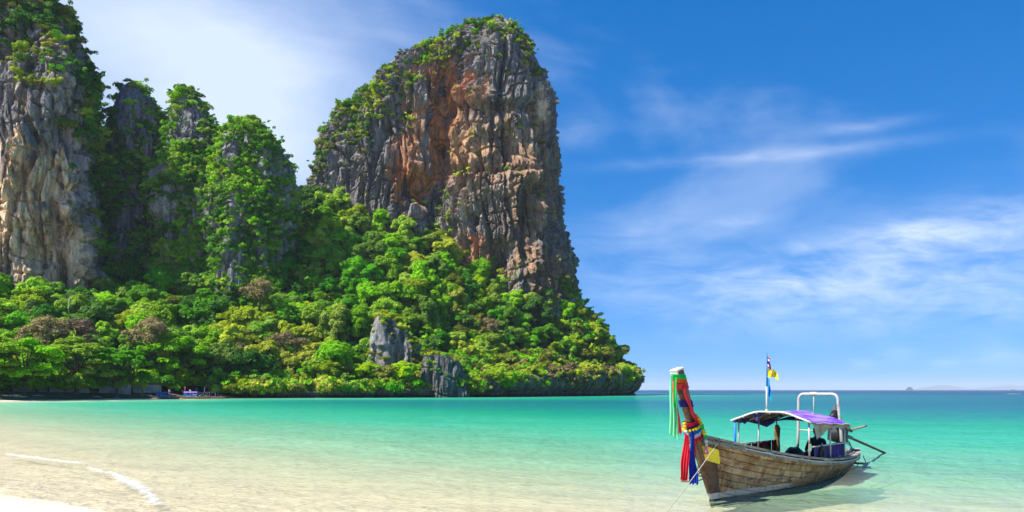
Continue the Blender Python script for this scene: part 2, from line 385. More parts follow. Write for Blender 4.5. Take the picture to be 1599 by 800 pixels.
# foam of the little breaking wave
FOAM, g = new_mat('sea_foam'); tc = g.n('ShaderNodeTexCoord').outputs['Object']
ed = g.n('ShaderNodeAttribute', attribute_name='edge').outputs['Fac']
nz = g.noise(tc, 4.5, 6, 0.7); nz2 = g.noise(tc, 24.0, 4, 0.65)
a = g.smooth(g.math('ADD', g.math('ADD', g.math('MULTIPLY', nz, 0.9), g.math('MULTIPLY', nz2, 0.5)), g.math('MULTIPLY', ed, -0.75)), 0.42, 0.86)
b = g.n('ShaderNodeBump', {'Strength': 1.0, 'Distance': 0.04, 'Height': nz2}).outputs[0]
d = g.n('ShaderNodeBsdfDiffuse', {'Color': (0.86, 0.87, 0.86, 1), 'Normal': b}).outputs[0]
finish(g, g.n('ShaderNodeMixShader', {0: g.math('MULTIPLY', a, 0.5), 1: g.n('ShaderNodeBsdfTransparent').outputs[0], 2: d}).outputs[0])
def foam(pts, label, z=0.10, sub=24, nw=14, Y=None):
    W = []
    for px, py, wd in pts:
        Yd = Y or CAM_H*FOC/(py-HZ); W.append(((px-CX)/FOC*Yd, Yd, wd))
    W = np.array(W); t = np.arange(len(W)); tt = np.linspace(0, len(W)-1, (len(W)-1)*sub+1)
    C = np.stack([np.interp(tt, t, W[:, k]) for k in range(3)], -1)
    C[:, 0] += 0.10*pn(C[:, 0]*2.2, C[:, 1]*2.2, 0*tt); C[:, 1] += 0.12*pn(C[:, 0]*2.4, C[:, 1]*2.4, 0*tt+7)
    T = np.gradient(C[:, :2], axis=0); T /= np.linalg.norm(T, axis=1)[:, None]+1e-9; N = np.stack([-T[:, 1], T[:, 0]], -1)
    k = np.linspace(-1, 1, nw); V = C[:, None, :2]+N[:, None, :]*k[None, :, None]*C[:, None, 2:3]*(1+0.35*pn(tt*0.6, tt*0, tt*0))[:, None, None]
    taper = np.minimum(1, np.minimum(np.arange(len(tt)), np.arange(len(tt))[::-1])/10)
    Z = z*(1-k[None, :]**2)*(0.5+0.5*np.abs(pn(V[..., 0]*5, V[..., 1]*5, V[..., 0]*0)))
    gz = np.maximum(ground_z(V[..., 0], V[..., 1]), 0.0)
    Z = Z+0.02+gz+0.05
    me = quads_mesh('foam', np.concatenate([V, Z[..., None]], -1), grid_faces(len(tt), nw), FOAM, True)
    fattr(me, 'edge', np.clip(np.abs(k)[None, :]**2*1.0+(1-taper)[:, None], 0, 1.4))
    return tag(link('foam', me), label, kind='stuff')
foam([(2, 715, .16), (18, 715, .30), (45, 719, .34), (75, 723, .34), (100, 727, .28), (118, 728, .2), (134, 731, .14)], 'white foam of the little wave at the left edge of the shallows')
foam([(130, 733, .10), (158, 742, .18), (176, 746, .22), (190, 752, .34), (203, 762, .40), (220, 769, .36), (230, 778, .28), (240, 789, .24), (246, 802, .2)], 'white foam of the broken wave curling round the spit of sand')

# ------------------------------------------------------------------ headland terrain (thin plate through levelled points)
CP = []
for px, py, Y, dz in [(550, 285, 345, 12), (500, 300, 335, 11), (620, 322, 338, 12), (690, 352, 330, 12), (745, 425, 326, 11), (800, 450, 326, 10), (850, 455, 330, 10), (905, 474, 334, 9),
        (935, 504, 338, 10), (962, 530, 340, 9), (600, 450, 285, 11), (520, 450, 285, 11), (700, 500, 288, 10), (800, 530, 302, 9), (890, 550, 320, 6), (450, 400, 296, 9), (470, 330, 322, 9),
        (650, 565, 266, 5), (560, 560, 258, 6), (480, 545, 255, 7), (300, 455, 272, 12), (200, 455, 258, 13), (100, 460, 236, 14), (20, 465, 228, 14), (250, 510, 240, 11), (400, 500, 258, 10),
        (350, 560, 242, 7), (440, 590, 242, 3), (760, 575, 282, 3), (850, 575, 305, 3), (930, 580, 325, 3)]:
    x, y, z = P(px, py, Y); CP.append((x, y, z-dz))
CP += [(-118, 182, 1.6), (-108, 205, 1.7), (-92, 226, 1.8), (-140, 190, 2.5), (-120, 215, 3.5), (-170, 170, 3), (-180, 240, 25), (-200, 330, 60), (-130, 330, 60), (-60, 380, 85), (0, 400, 70), (35, 390, 25),
       (-104, 186, 1.3), (-90, 216, 1.4), (-70, 236, 2.0), (48, 346, 6), (50, 362, 8), (20, 440, 5), (-100, 430, 60), (-250, 200, 20), (-250, 400, 60)]
CP = np.array(CP)
def tps(r2): return np.where(r2 > 0, 0.5*r2*np.log(r2+1e-12), 0)
_n = len(CP); _S = 100.0
_xy = CP[:, :2]/_S; _K = tps(((_xy[:, None]-_xy[None])**2).sum(-1))+np.eye(_n)*0.004
_Q = np.c_[np.ones(_n), _xy]; _A = np.block([[_K, _Q], [_Q.T, np.zeros((3, 3))]])
_W = np.linalg.solve(_A, np.r_[CP[:, 2], 0, 0, 0])
def terrain(X, Y):
    X = np.asarray(X, float); Y = np.asarray(Y, float); sh = X.shape; q = np.stack([X.ravel(), Y.ravel()], -1)/_S
    z = tps(((q[:, None]-_xy[None])**2).sum(-1)) @ _W[:_n]+_W[_n]+q @ _W[_n+1:]
    z = z.reshape(sh)+1.6*fbm(X*0.06, Y*0.06, 0*X, 3)*sstep(3, 15, z.reshape(sh))
    d = -shore_dist(X, Y)
    return np.where(d > 0, np.maximum(z, 1.2)*sstep(0.0, 7.0, d)+0.06-0.5*(1-sstep(0, 1.5, d)), -1.0-0.3*np.minimum(-d, 8))
TX, TY = np.meshgrid(np.linspace(-260, 75, 210), np.linspace(140, 460, 200)); TZ = terrain(TX, TY)
me = quads_mesh('hillside', np.stack([TX, TY, TZ], -1), grid_faces(200, 210), SOIL, True)
tag(link('hillside', me), 'wooded hillside of the headland under the cliffs', kind='structure')

# ------------------------------------------------------------------ limestone cliffs
PALE = np.array((0.36, 0.325, 0.29)); GREY = np.array((0.185, 0.172, 0.165)); DARK = np.array((0.065, 0.066, 0.072)); ORANGE = np.array((0.56, 0.20, 0.06)); CREAM = np.array((0.74, 0.53, 0.32)); BROWN = np.array((0.33, 0.20, 0.115))
def plan_ring(poly, nf, nb):
    """unit plan outline (front half first) resampled evenly, many points on the front"""
    p = np.array(poly, float); p = np.vstack([p, p[:1]])
    for _ in range(3):                                            # round the corners
        q = p[:-1]; r = p[1:]; p = np.stack([q*0.75+r*0.25, q*0.25+r*0.75], 1).reshape(-1, 2); p = np.vstack([p, p[:1]])
    L = np.r_[0, np.cumsum(np.linalg.norm(np.diff(p, axis=0), axis=1))]
    s = np.linspace(0, L[-1], 4000); d = np.stack([np.interp(s, L, p[:, 0]), np.interp(s, L, p[:, 1])], -1)
    wt = np.where(d[:, 1] > -0.12, 1.0, 0.0); wt = np.where(wt > 0, nf/wt.sum(), nb/max((1-wt).sum(), 1)); cw = np.r_[0, np.cumsum(wt)[:-1]]; n = nf+nb
    t = np.linspace(0, cw[-1], n, endpoint=False)
    return np.stack([np.interp(t, cw, d[:, 0]), np.interp(t, cw, d[:, 1])], -1)
BOX = [(-1, 0), (-.85, .6), (-.3, .9), (.3, .95), (.85, .65), (1, 0), (.8, -.7), (-.8, -.7)]
def cliff(name, label, left, right, Yc, depth, nz, nf, nb, plan=BOX, dents=(), paint=(), base=GREY, seed=0, amp=1.0, zbot=None, taper=None, hf=1.0):
    l = np.array([P(a, b, Yc)[::2] for a, b in left]); r = np.array([P(a, b, Yc)[::2] for a, b in right])
    l = l[np.argsort(l[:, 1])]; r = r[np.argsort(r[:, 1])]
    ztop = max(l[-1, 1], r[-1, 1]); z0 = l[0, 1] if zbot is None else zbot
    zl = np.linspace(z0, ztop, nz); zl = z0+(zl-z0)
    xl = np.interp(zl, l[:, 1], l[:, 0]); xr = np.interp(zl, r[:, 1], r[:, 0])
    cx = (xl+xr)/2; rx = np.maximum((xr-xl)/2, 0.15); ry = np.minimum(depth, rx*1.25+2) if taper is None else np.interp(zl, taper[0], taper[1])
    U = plan_ring(plan, nf, nb); n = len(U)
    th = math.atan2(float(np.mean(cx)), Yc); ct, st_ = math.cos(th), math.sin(th)                # turn each rock to face the bay
    c0x = float(np.mean(cx)); lat = (cx-c0x)[:, None]*ct+rx[:, None]*ct*U[None, :, 0]; dep = -ry[:, None]*U[None, :, 1]
    X = c0x+lat*ct+dep*st_; Y = Yc-lat*st_+dep*ct; Z = np.repeat(zl[:, None], n, 1)
    # outward direction in plan
    du = np.roll(U, -1, 0)-np.roll(U, 1, 0); NX = -du[None, :, 1]*ry[:, None]; NY = -du[None, :, 0]*rx[:, None]; NX = NX*np.ones_like(X); NY = NY*np.ones_like(X)
    flip = np.sign(NX*(rx[:, None]*U[None, :, 0])+NY*dep); ln = np.hypot(NX, NY)+1e-9; NX = NX/ln*flip; NY = NY/ln*flip; NX, NY = NX*ct+NY*st_, -NX*st_+NY*ct
    o = seed*31.7
    A = amp*np.clip(rx/14, 0.12, 1)[:, None]
    wx = X+3*pn(X*0.05, Y*0.05, Z*0.05+o); wy = Y; wz = Z
    big = fbm(wx*0.04, wy*0.04, wz*0.014+o, 3)
    sn = fbm(wx*0.055, wy*0.055, wz*0.016+o+3, 3)*4.2+0.35*pn(wx*0.3, wy*0.3, wz*0.2+o); fl = np.floor(sn); slab = (fl+sstep(0.30, 0.48, sn-fl))/4.2   # broken slabs with sharp arrises
    flute = ridge(wx*0.26, wy*0.26, wz*0.045+o+5, 3)
    fine = ridge(wx*0.95*hf, wy*0.95*hf, wz*0.10*hf+o+21, 3)
    grit = ridge(wx*0.8, wy*0.8, wz*0.45+o+26, 3); chunk = ridge(wx*0.33, wy*0.33, wz*0.17+o+29, 3)
    crack3 = sstep(0.86, 0.985, 1-np.abs(pn(wx*0.10, wy*0.10, wz*0.16+o+39)))
    sw = wz/11+1.9*pn(wx*0.05, wy*0.05, wz*0.012+o+60)+0.55*pn(wx*0.28, wy*0.28, wz*0.05+o+64)+0.22*pn(wx*1.1, wy*1.1, wz*0.05+o+65); sw = sw-np.floor(sw)
    lip = np.where(sw < 0.10, sw/0.10, 1-(sw-0.10)/0.90)*sstep(-0.05, 0.35, pn(wx*0.06, wy*0.06, wz*0.03+o+66))                    # overhanging lips
    crack = sstep(0.82, 0.97, 1-np.abs(pn(wx*0.12, wy*0.12, wz*0.018+o+33)))
    crack2 = sstep(0.80, 0.97, 1-np.abs(pn(wx*0.31, wy*0.31, wz*0.03+o+37)))
    pit = sstep(0.25, 0.55, pn(wx*0.17, wy*0.17, wz*0.09+o+41))
    rgh = .30+1.0*sstep(-.25, .40, pn(wx*0.035, wy*0.035, wz*0.03+o+77))                      # smooth faces next to shattered ones
    D = A*(4.5*big+6.5*slab+rgh*(1.1*flute+0.8*fine+0.65*grit+1.2*chunk)+2.3*lip-3.4*crack-1.7*crack2-1.4*crack3-2.0*pit)
    px, py = topx(X, Y, Z)
    front = sstep(-0.1, 0.35, -NY)
    for (dx, dy, sx_, sy_, am) in dents:
        jx = 8*pn(X*0.1, Y*0.1, Z*0.1+o+50); q = ((px-dx+jx)/sx_)**2+((py-dy)/sy_)**2
        D = D+am*np.exp(-q*q)*front
    up = sstep(0.98, 0.80, (zl-z0)/(ztop-z0))[:, None]
    D = D*(0.35+0.65*up)
    X = X+NX*D; Y = Y+NY*D; Z = Z+A*(1.2*pn(X*0.09, Y*0.09, Z*0.05+o+70))*sstep(0, 10, Z-z0)
    # lid
    X[-1] = X[-1]*0.3+X[-1].mean()*0.7; Y[-1] = Y[-1]*0.3+Y[-1].mean()*0.7
    V = np.stack([X, Y, Z], -1)
    e1 = np.gradient(V, axis=0); e2 = np.roll(V, -1, 1)-np.roll(V, 1, 1); N = np.cross(e2, e1); N /= np.linalg.norm(N, axis=-1)[..., None]+1e-9
    N *= np.sign((N[..., 0]*NX+N[..., 1]*NY).mean())
    # colour of the stone itself: stains with their own shapes
    n1 = fbm(X*0.05, Y*0.05, Z*0.02+o+80, 4); n2 = fbm(X*0.16, Y*0.16, Z*0.03+o+90, 4); n3 = fbm(X*0.3, Y*0.3, Z*0.25+o+95, 3)
    C = np.repeat(np.repeat(base[None, None], nz, 0), n, 1).copy()
    def mixc(w, col):
        nonlocal C
        C = C*(1-w[..., None])+col*w[..., None]
    mixc(sstep(0.0, 0.5, n1)*0.55, PALE); mixc(sstep(0.10, 0.45, -n2)*0.6, DARK); mixc(sstep(0.15, 0.5, n2+0.3*n3)*0.45, PALE)
    px, py = topx(X, Y, Z)
    for (dx, dy, sx_, sy_, col, st) in paint:
        q = ((px-dx)/sx_)**2+((py-dy)/sy_)**2
        w = np.exp(-q)*1.5+1.5*n2+0.9*n3-0.4
        mixc(sstep(0.15, 0.75, w)*st*sstep(0.02, 0.2, np.exp(-q)), col)
    mixc(sstep(0.18, 0.42, fbm(X*0.30, Y*0.30, Z*0.014+o+120, 4))*0.75, DARK)
    mixc(sstep(0.28, 0.55, fbm(X*0.4, Y*0.4, Z*0.03+o+140, 4))*0.4, np.array((0.5, 0.45, 0.38)))
    me = quads_mesh(name, V, grid_faces(nz, n, True), ROCK, False); cattr(me, 'col', C)
    ob = tag(link(name, me), label, kind='structure')
    return dict(V=V.reshape(-1, 3), N=N.reshape(-1, 3), px=px.ravel(), py=py.ravel(), C=C, ob=ob, area=(np.linalg.norm(e1, axis=-1)*np.linalg.norm(e2, axis=-1)).ravel())
CL = {}
CL['main'] = cliff('cliff', 'tall limestone cliff with orange streaked face standing alone on the headland',
    [(470, 420), (484, 330), (489, 290), (497, 255), (508, 212), (516, 196), (540, 178), (570, 148), (602, 118), (650, 93), (682, 72), (722, 48), (760, 36)],
    [(948, 520), (932, 490), (916, 455), (907, 420), (897, 392), (884, 360), (877, 320), (873, 280), (863, 240), (861, 190), (853, 150), (842, 114), (828, 92), (812, 66), (793, 42), (780, 36)],
    362, 36, 520, 520, 50,
    plan=[(-1, 0), (-.86, .42), (-.5, .66), (-.14, .80), (-.06, .62), (.06, .66), (.34, 1.0), (.62, .95), (.9, .6), (1, 0), (.8, -.6), (-.7, -.6)],
    dents=[(652, 292, 26, 22, -7), (690, 180, 22, 90, -3.5), (690, 270, 14, 60, -4), (780, 400, 16, 24, -7), (818, 345, 12, 60, -5), (832, 300, 22, 16, -4), (790, 225, 16, 30, -6), (740, 345, 10, 12, -5),
           (740, 150, 40, 14, 3.5), (735, 205, 50, 20, 2.5), (780, 290, 40, 25, 3), (600, 200, 30, 60, 3), (850, 200, 20, 60, 2.5), (760, 265, 80, 6, -2.5), (800, 165, 30, 10, -3.5), (720, 270, 26, 5, -2), (560, 250, 14, 40, -2.5), (630, 170, 9, 60, -2.5)],
    paint=[(730, 232, 80, 46, CREAM, .95), (692, 215, 34, 85, ORANGE, 1), (712, 150, 60, 45, ORANGE, .7), (650, 285, 40, 40, ORANGE, 1), (735, 232, 60, 30, np.array((.80, .42, .17)), .8), (790, 200, 40, 40, CREAM, .6), (845, 165, 16, 40, CREAM, .7), (740, 380, 36, 36, ORANGE, .8), (765, 300, 60, 60, np.array((.50, .29, .15)), .8), (800, 240, 50, 60, CREAM, .6),
           (710, 280, 35, 28, ORANGE, .55), (820, 300, 70, 140, BROWN, .9), (860, 420, 60, 80, BROWN, .9), (750, 250, 110, 130, BROWN, .75), (740, 330, 60, 60, PALE, .5), (630, 240, 20, 60, ORANGE, .5), (760, 410, 60, 40, BROWN, .7), (690, 110, 40, 30, ORANGE, .55), (850, 270, 22, 90, BROWN, .7), (770, 350, 30, 40, DARK, .5)],
    seed=1, zbot=8, base=np.array((.205, .183, .168)))
CL['left'] = cliff('cliff', 'grey limestone cliff with a cream overhang at the left edge',
    [(-300, 520), (-300, 60), (-250, -10), (-150, -60), (-60, -90), (0, -100)],
    [(200, 520), (188, 470), (184, 400), (181, 320), (178, 250), (172, 190), (163, 140), (152, 90), (140, 50), (122, 10), (100, -30), (70, -70), (30, -100)],
    285, 48, 400, 380, 50,
    plan=[(-1, -.2), (-.9, .1), (-.1, .62), (.5, .92), (.70, 1.0), (.80, .7), (1, .0), (.84, -.6), (-1, -.6)],
    dents=[(95, 400, 50, 70, -7), (120, 340, 26, 26, 3), (40, 250, 30, 60, 2.5), (150, 430, 22, 50, 2.5), (70, 130, 40, 60, 1.5), (20, 330, 16, 60, 2), (85, 300, 10, 50, -3)],
    paint=[(70, 300, 60, 80, CREAM, 1), (15, 310, 50, 120, CREAM, 1), (70, 400, 90, 80, CREAM, .95), (110, 440, 50, 40, np.array((.42, .25, .13)), .7), (30, 260, 26, 30, ORANGE, .35), (90, 360, 40, 40, BROWN, .5), (160, 400, 24, 70, PALE, .5), (150, 380, 14, 40, DARK, .6)],
    seed=2, zbot=4, base=np.array((.235, .215, .195)), taper=([20, 60, 110, 150], [46, 44, 40, 10]))
CL['spire'] = cliff('rock_spire', 'small pointed grey rock spire beside the left cliff', [(150, 480), (168, 300), (172, 215), (178, 170), (188, 145), (198, 136)], [(300, 480), (285, 300), (275, 230), (262, 205), (250, 186), (238, 165), (224, 145), (208, 134)],
    318, 22, 170, 150, 40, zbot=8, seed=3, amp=.8, base=np.array((.20, .195, .195)), paint=[(205, 170, 30, 30, GREY, .6)])
CL['tower'] = cliff('rock_spire', 'blocky grey rock tower rising between the spire and the green mound', [(235, 480), (246, 330), (256, 250), (263, 205), (267, 172), (276, 154)], [(365, 480), (362, 330), (356, 250), (344, 214), (330, 192), (319, 170), (309, 156), (300, 152)],
    312, 22, 190, 150, 40, zbot=8, seed=4, amp=.75, base=np.array((.19, .185, .185)), dents=[(262, 305, 30, 40, 4), (300, 240, 30, 10, -3)], paint=[(262, 300, 30, 40, PALE, .7), (350, 320, 20, 30, BROWN, .6)], hf=1.3)
CL['mound'] = cliff('rock_spire', 'rounded rock tower draped in bright green creepers', [(300, 500), (318, 400), (326, 320), (336, 260), (344, 226), (358, 208), (378, 196)], [(470, 500), (462, 440), (455, 360), (457, 320), (452, 290), (443, 256), (430, 226), (412, 204), (396, 195)],
    302, 24, 200, 190, 40, zbot=8, seed=5, amp=.8, base=np.array((.24, .235, .225)), dents=[(365, 410, 26, 50, 3), (365, 240, 12, 20, 2.5), (400, 330, 40, 30, 3), (385, 400, 14, 40, -4)], paint=[(360, 410, 40, 40, PALE, .6)])
CL['ridge'] = cliff('cliff', 'overgrown jagged rock ridge behind the grey rock towers', [(150, 500), (160, 300), (166, 250), (178, 222), (215, 206)], [(478, 500), (466, 380), (458, 320), (430, 262), (372, 226), (330, 208)],
    336, 12, 160, 260, 30, seed=9, amp=1.2, zbot=8, base=np.array((.20, .195, .19)))
CL['outcrop'] = cliff('rock_outcrop', 'pale grey rock outcrop jutting from the trees above the shore', [(566, 600), (572, 560), (577, 525), (584, 500), (592, 490)], [(652, 600), (650, 560), (647, 537), (634, 518), (619, 503), (606, 493), (599, 489)],
    262, 8, 120, 150, 24, plan=[(-1, .1), (-.5, .95), (-.05, 1.0), (.05, .55), (.5, .8), (.9, .5), (1, 0), (.8, -.7), (-.8, -.7)], seed=6, amp=.75, base=np.array((.15, .145, .14)), paint=[(590, 530, 20, 34, np.array((.30, .295, .28)), .7)], hf=1.6, taper=([8, 16, 25, 30], [8, 8, 6, 1.5]))
CL['foot'] = cliff('rock_outcrop', 'low grey rock buttress standing in the water below the pale outcrop', [(645, 626), (648, 600), (652, 575), (660, 560)], [(732, 626), (731, 600), (728, 578), (716, 562), (700, 556)],
    257, 7, 90, 150, 24, seed=7, amp=.8, base=np.array((.155, .145, .13)), hf=1.6, zbot=-2)
for k in ('outcrop', 'foot'): tag(CL[k]['ob'], None, 'rock', None, 'thing')
# undercut brown rock wall along the waterline of the headland: swept along the shore
sp = np.array([(-16, 256), (-4, 266), (6, 276), (24, 302), (38, 322), (49, 336), (54, 350), (50, 372)], float)
def shore_wall(name, label, sp, ns, nv, h, seed):
    L = np.r_[0, np.cumsum(np.linalg.norm(np.diff(sp, axis=0), axis=1))]; s = np.linspace(0, L[-1], ns)
    c = np.stack([np.interp(s, L, sp[:, 0]), np.interp(s, L, sp[:, 1])], -1)
    for _ in range(6): c[1:-1] = c[1:-1]*0.5+(c[:-2]+c[2:])*0.25
    T = np.gradient(c, axis=0); T /= np.linalg.norm(T, axis=1)[:, None]; Nn = np.stack([T[:, 1], -T[:, 0]], -1)
    v = np.linspace(0, 1, nv); Hh = np.interp(s/L[-1], *h)*(1+0.25*fbm(c[:, 0]*.12, c[:, 1]*.12, 0*s+seed, 3))
    Zb = -1.6+v[:, None]*(Hh[None]+1.6)
    prof = -1.8*np.exp(-((Zb-1.0)/1.3)**2)+1.4*sstep(1.5, 5.5, Zb)-7.5*np.clip((v-0.72)/0.28, 0, 1)[:, None]**1.5
    X = c[None, :, 0]+0*Zb; Y = c[None, :, 1]+0*Zb
    D = prof+1.5*fbm(X*.10, Y*.10, Zb*.05+seed, 3)+1.5*ridge(X*.28, Y*.28, Zb*.12+seed+4, 3)+0.5*ridge(X*.8, Y*.8, Zb*.4+seed+9, 2)
    X = X+Nn[None, :, 0]*D; Y = Y+Nn[None, :, 1]*D
    n2 = fbm(X*.2, Y*.2, Zb*.06+seed, 4); n3 = fbm(X*.5, Y*.5, Zb*.4+seed, 3)
    C = np.ones(X.shape+(3,))*np.array((.21, .15, .105)); w = sstep(.05, .5, n2); C = C*(1-w[..., None])+np.array((.42, .27, .15))*w[..., None]
    w = sstep(.1, .45, n3-n2*.3)*.6; C = C*(1-w[..., None])+np.array((.25, .23, .21))*w[..., None]
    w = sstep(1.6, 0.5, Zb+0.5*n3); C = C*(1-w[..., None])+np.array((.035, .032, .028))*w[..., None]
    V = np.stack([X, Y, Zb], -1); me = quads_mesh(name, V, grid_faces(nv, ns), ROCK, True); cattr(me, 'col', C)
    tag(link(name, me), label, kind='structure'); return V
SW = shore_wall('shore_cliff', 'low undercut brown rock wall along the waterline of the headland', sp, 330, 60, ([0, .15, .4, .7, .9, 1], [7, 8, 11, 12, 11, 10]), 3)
sp2 = np.array([(-76, 231), (-56, 236), (-40, 242), (-30, 247), (-18, 253)], float)
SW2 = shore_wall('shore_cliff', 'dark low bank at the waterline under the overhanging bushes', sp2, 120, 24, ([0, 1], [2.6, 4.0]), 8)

# ------------------------------------------------------------------ foliage
def rand_dirs(n, rng):
    d = rng.normal(size=(n, 3)); return d/np.linalg.norm(d, axis=1)[:, None]
def leaves(C, N, S, rng, aspect=0.62, tilt=0.55):
    """rhombic leaf sprays: centres, facing directions, sizes -> vertices, faces, tint"""
    n = len(C); f = N+rand_dirs(n, rng)*tilt; f /= np.linalg.norm(f, axis=1)[:, None]+1e-9
    t = np.cross(f, rand_dirs(n, rng)); t /= np.linalg.norm(t, axis=1)[:, None]+1e-9; b = np.cross(f, t)
    s = S[:, None]; droop = f*s*0.22
    V = np.stack([C-t*s, C-b*s*aspect+droop*0.4, C+t*s-droop, C+b*s*aspect+droop*0.4], 1)
    return V.reshape(-1, 3), np.arange(4*n).reshape(-1, 4), np.repeat(rng.random(n), 4)
def leaf_mesh(name, C, N, S, mat, rng, **k):
    V, F, T = leaves(C, N, S, rng, **k); me = quads_mesh(name, V, F, mat); fattr(me, 'tint', T); return me
def lobes_cloud(L, n, rng, keep_in=0.12, under=-0.35):
    """points on the outside of a heap of lobes (x, y, z, r, squash)"""
    L = np.array(L); w = L[:, 3]**2; k = rng.choice(len(L), n*3, p=w/w.sum()); d = rand_dirs(n*3, rng)
    d[:, 2] = np.where(d[:, 2] < under, -d[:, 2]*0.6, d[:, 2])
    sc = np.stack([np.ones(len(L)), np.ones(len(L)), L[:, 4]], -1)[k]
    r = L[k, 3]*(1-0.28*rng.random(n*3)**2+0.06*rng.normal(size=n*3)); q = L[k, :3]+d*L[k, 3:4]; fr_ = 2.6/max(L[:, 3].max(), .4); r = r*(1+.30*pn(q[:, 0]*fr_, q[:, 1]*fr_, q[:, 2]*fr_)); r = np.where(rng.random(n*3) < .10, r*(1.05+.25*rng.random(n*3)), r)
    C = L[k, :3]+d*sc*r[:, None]
    dist = np.min(np.linalg.norm((C[:, None]-L[None, :, :3])/np.stack([np.ones(len(L)), np.ones(len(L)), L[:, 4]], -1)[None], axis=-1)/L[None, :, 3], axis=1)
    ok = (dist > 0.80) | (rng.random(n*3) < keep_in)
    C = C[ok][:n]; N = (d/sc)[ok][:n]; N /= np.linalg.norm(N, axis=1)[:, None]
    return C, N
def crown_round(seed, r=5.0, h=4.2, nl=16, nleaf=4200, z0=5.5, leaf=0.42):
    rng = np.random.default_rng(seed); L = []
    sub = [(math.cos(a_+rng.normal()*.4)*r*q_, math.sin(a_+rng.normal()*.4)*r*q_, z0+h*z_, r*s_) for a_, q_, z_, s_ in ((0, .15, .28, .62), (1.3, .55, -.12, .48), (2.9, .62, .02, .44), (4.2, .55, -.3, .5), (5.3, .6, .12, .40))]
    for i in range(nl):                                           # a crown of several sub-crowns, each a heap of lobes
        c_ = sub[i % len(sub)]; d = rand_dirs(1, rng)[0]; d[2] = abs(d[2])*1.1-0.35; q = 0.55+0.4*rng.random()
        L.append((c_[0]+d[0]*c_[3]*q, c_[1]+d[1]*c_[3]*q, c_[2]+d[2]*c_[3]*q*h/r, r*(0.13+0.17*rng.random()), 0.8))
    for c_ in sub: L.append((c_[0], c_[1], c_[2], c_[3]*.62, 0.85))
    for i in range(5):                                            # vine skirts hanging from the crown
        a = rng.random()*2*PI; L.append((math.cos(a)*r*.6, math.sin(a)*r*.6, z0-h*.55-rng.random(), r*.26, 1.7))
    C, N = lobes_cloud(L, nleaf, rng); S = leaf*(0.6+0.7*rng.random(len(C)))
    return C, N+np.array((0, 0, 0.25)), S, L
def crown_umbrella(seed, r=8.0, z0=9.0, nleaf=11000, leaf=0.40):
    rng = np.random.default_rng(seed); L = []
    for i in range(30):
        a = rng.random()*2*PI; q = math.sqrt(rng.random()); x, y = math.cos(a)*r*q, math.sin(a)*r*q
        L.append((x, y, z0+3.2*(1-q*q)+rng.normal()*0.7, r*(0.15+0.12*rng.random()), 0.40))
    for i in range(14):
        a = rng.random()*2*PI; q = 0.6+0.4*rng.random(); L.append((math.cos(a)*r*q, math.sin(a)*r*q, z0-2.0-rng.random()*2.6, r*(0.14+0.1*rng.random()), 0.45))
    C, N = lobes_cloud(L, nleaf, rng, 0.25, -0.6); S = leaf*(0.6+0.7*rng.random(len(C)))
    return C, N*0.7+np.array((0, 0, 0.6)), S, L
def trunk_mesh(seed, L, h, r0, mat, nlimb=6):
    rng = random.Random(seed); m = MB(); bend = Vector((rng.uniform(-.5, .5), rng.uniform(-.5, .5), 0))
    pts = [Vector((0, 0, -1.0)), Vector((0, 0, 0.05)), bend*0.5+Vector((0, 0, h*.3)), bend+Vector((0, 0, h*.62)), bend*1.1+Vector((0, 0, h))]
    m.tube(pts, [r0*1.5, r0*1.15, r0*.85, r0*.65, r0*.3], 8)
    for l in rng.sample(list(L), min(nlimb, len(L))):
        e = Vector(l[:3]); a = bend*0.8+Vector((0, 0, h*rng.uniform(.35, .62))); mid = a.lerp(e, .5)+Vector((0, 0, -0.3*rng.random()+0.2))
        m.tube([a, mid, e], [r0*.5, r0*.34, r0*.12], 6)
    me = bpy.data.meshes.new('trunk'); me.from_pydata(m.v, [], m.f); me.polygons.foreach_set('use_smooth', [True]*len(me.polygons)); me.materials.append(mat); return me
# prototypes: crown shapes shared between trees, colour set on each object
PROTO = []
for i in range(9):
    rng = np.random.default_rng(100+i); rr = [5.0, 4.6, 5.4, 4.2, 5.2, 4.8, 5.6, 4.4, 5.0][i]; hh = [4.2, 5.2, 3.8, 5.6, 4.4, 3.6, 4.0, 6.0, 4.8][i]
    C, N, S, L = crown_round(100+i, rr, hh, 34+i % 4*4, 8000, 5.0+hh*.25, .34)
    PROTO.append((leaf_mesh('crown', C, N, S, LEAF['green'], rng), trunk_mesh(i, L, 5.5, .28, BARK)))
PDRY = []
for i in range(2):
    rng = np.random.default_rng(150+i); C, N, S, L = crown_round(150+i, 5.2, 3.6, 18, 2600, 6.0, 0.26)
    m = MB(); rr = random.Random(i)
    for l in L:                                                   # fine bare twigs
        for k in range(14):
            d = Vector(rand_dirs(1, rng)[0]); d.z = abs(d.z); a = Vector(l[:3]); m.tube([a-d*0.2, a+d*l[3]*rr.uniform(.8, 1.15)], [0.05, 0.02], 3)
    tw = bpy.data.meshes.new('twigs'); tw.from_pydata(m.v, [], m.f); tw.materials.append(plain('twig_bark', (0.24, 0.18, 0.13), .9, .3))
    PDRY.append((leaf_mesh('crown', C, N, S, LEAF['dry'], rng), trunk_mesh(40+i, L, 6, .25, BARK, 14), tw))
PUMB = []
for i in range(3):
    rng = np.random.default_rng(170+i); C, N, S, L = crown_umbrella(170+i)
    PUMB.append((leaf_mesh('crown', C, N, S, LEAF['green'], rng), trunk_mesh(60+i, L, 8.5, .42, BARK, 14)))
def put_tree(loc, rz, sc, meshes, leafkey, label, group, cat='tree', name='tree', part=('crown', 'trunk', 'twigs')):
    t = empty(name, loc, rz); t.scale = sc; tag(t, label, cat, group)
    for me, pn_ in zip(meshes, part):
        o = link(pn_, me, t)
        if pn_ == 'crown':
            o.material_slots[0].link = 'OBJECT'; o.material_slots[0].material = LEAF[leafkey]
    return t
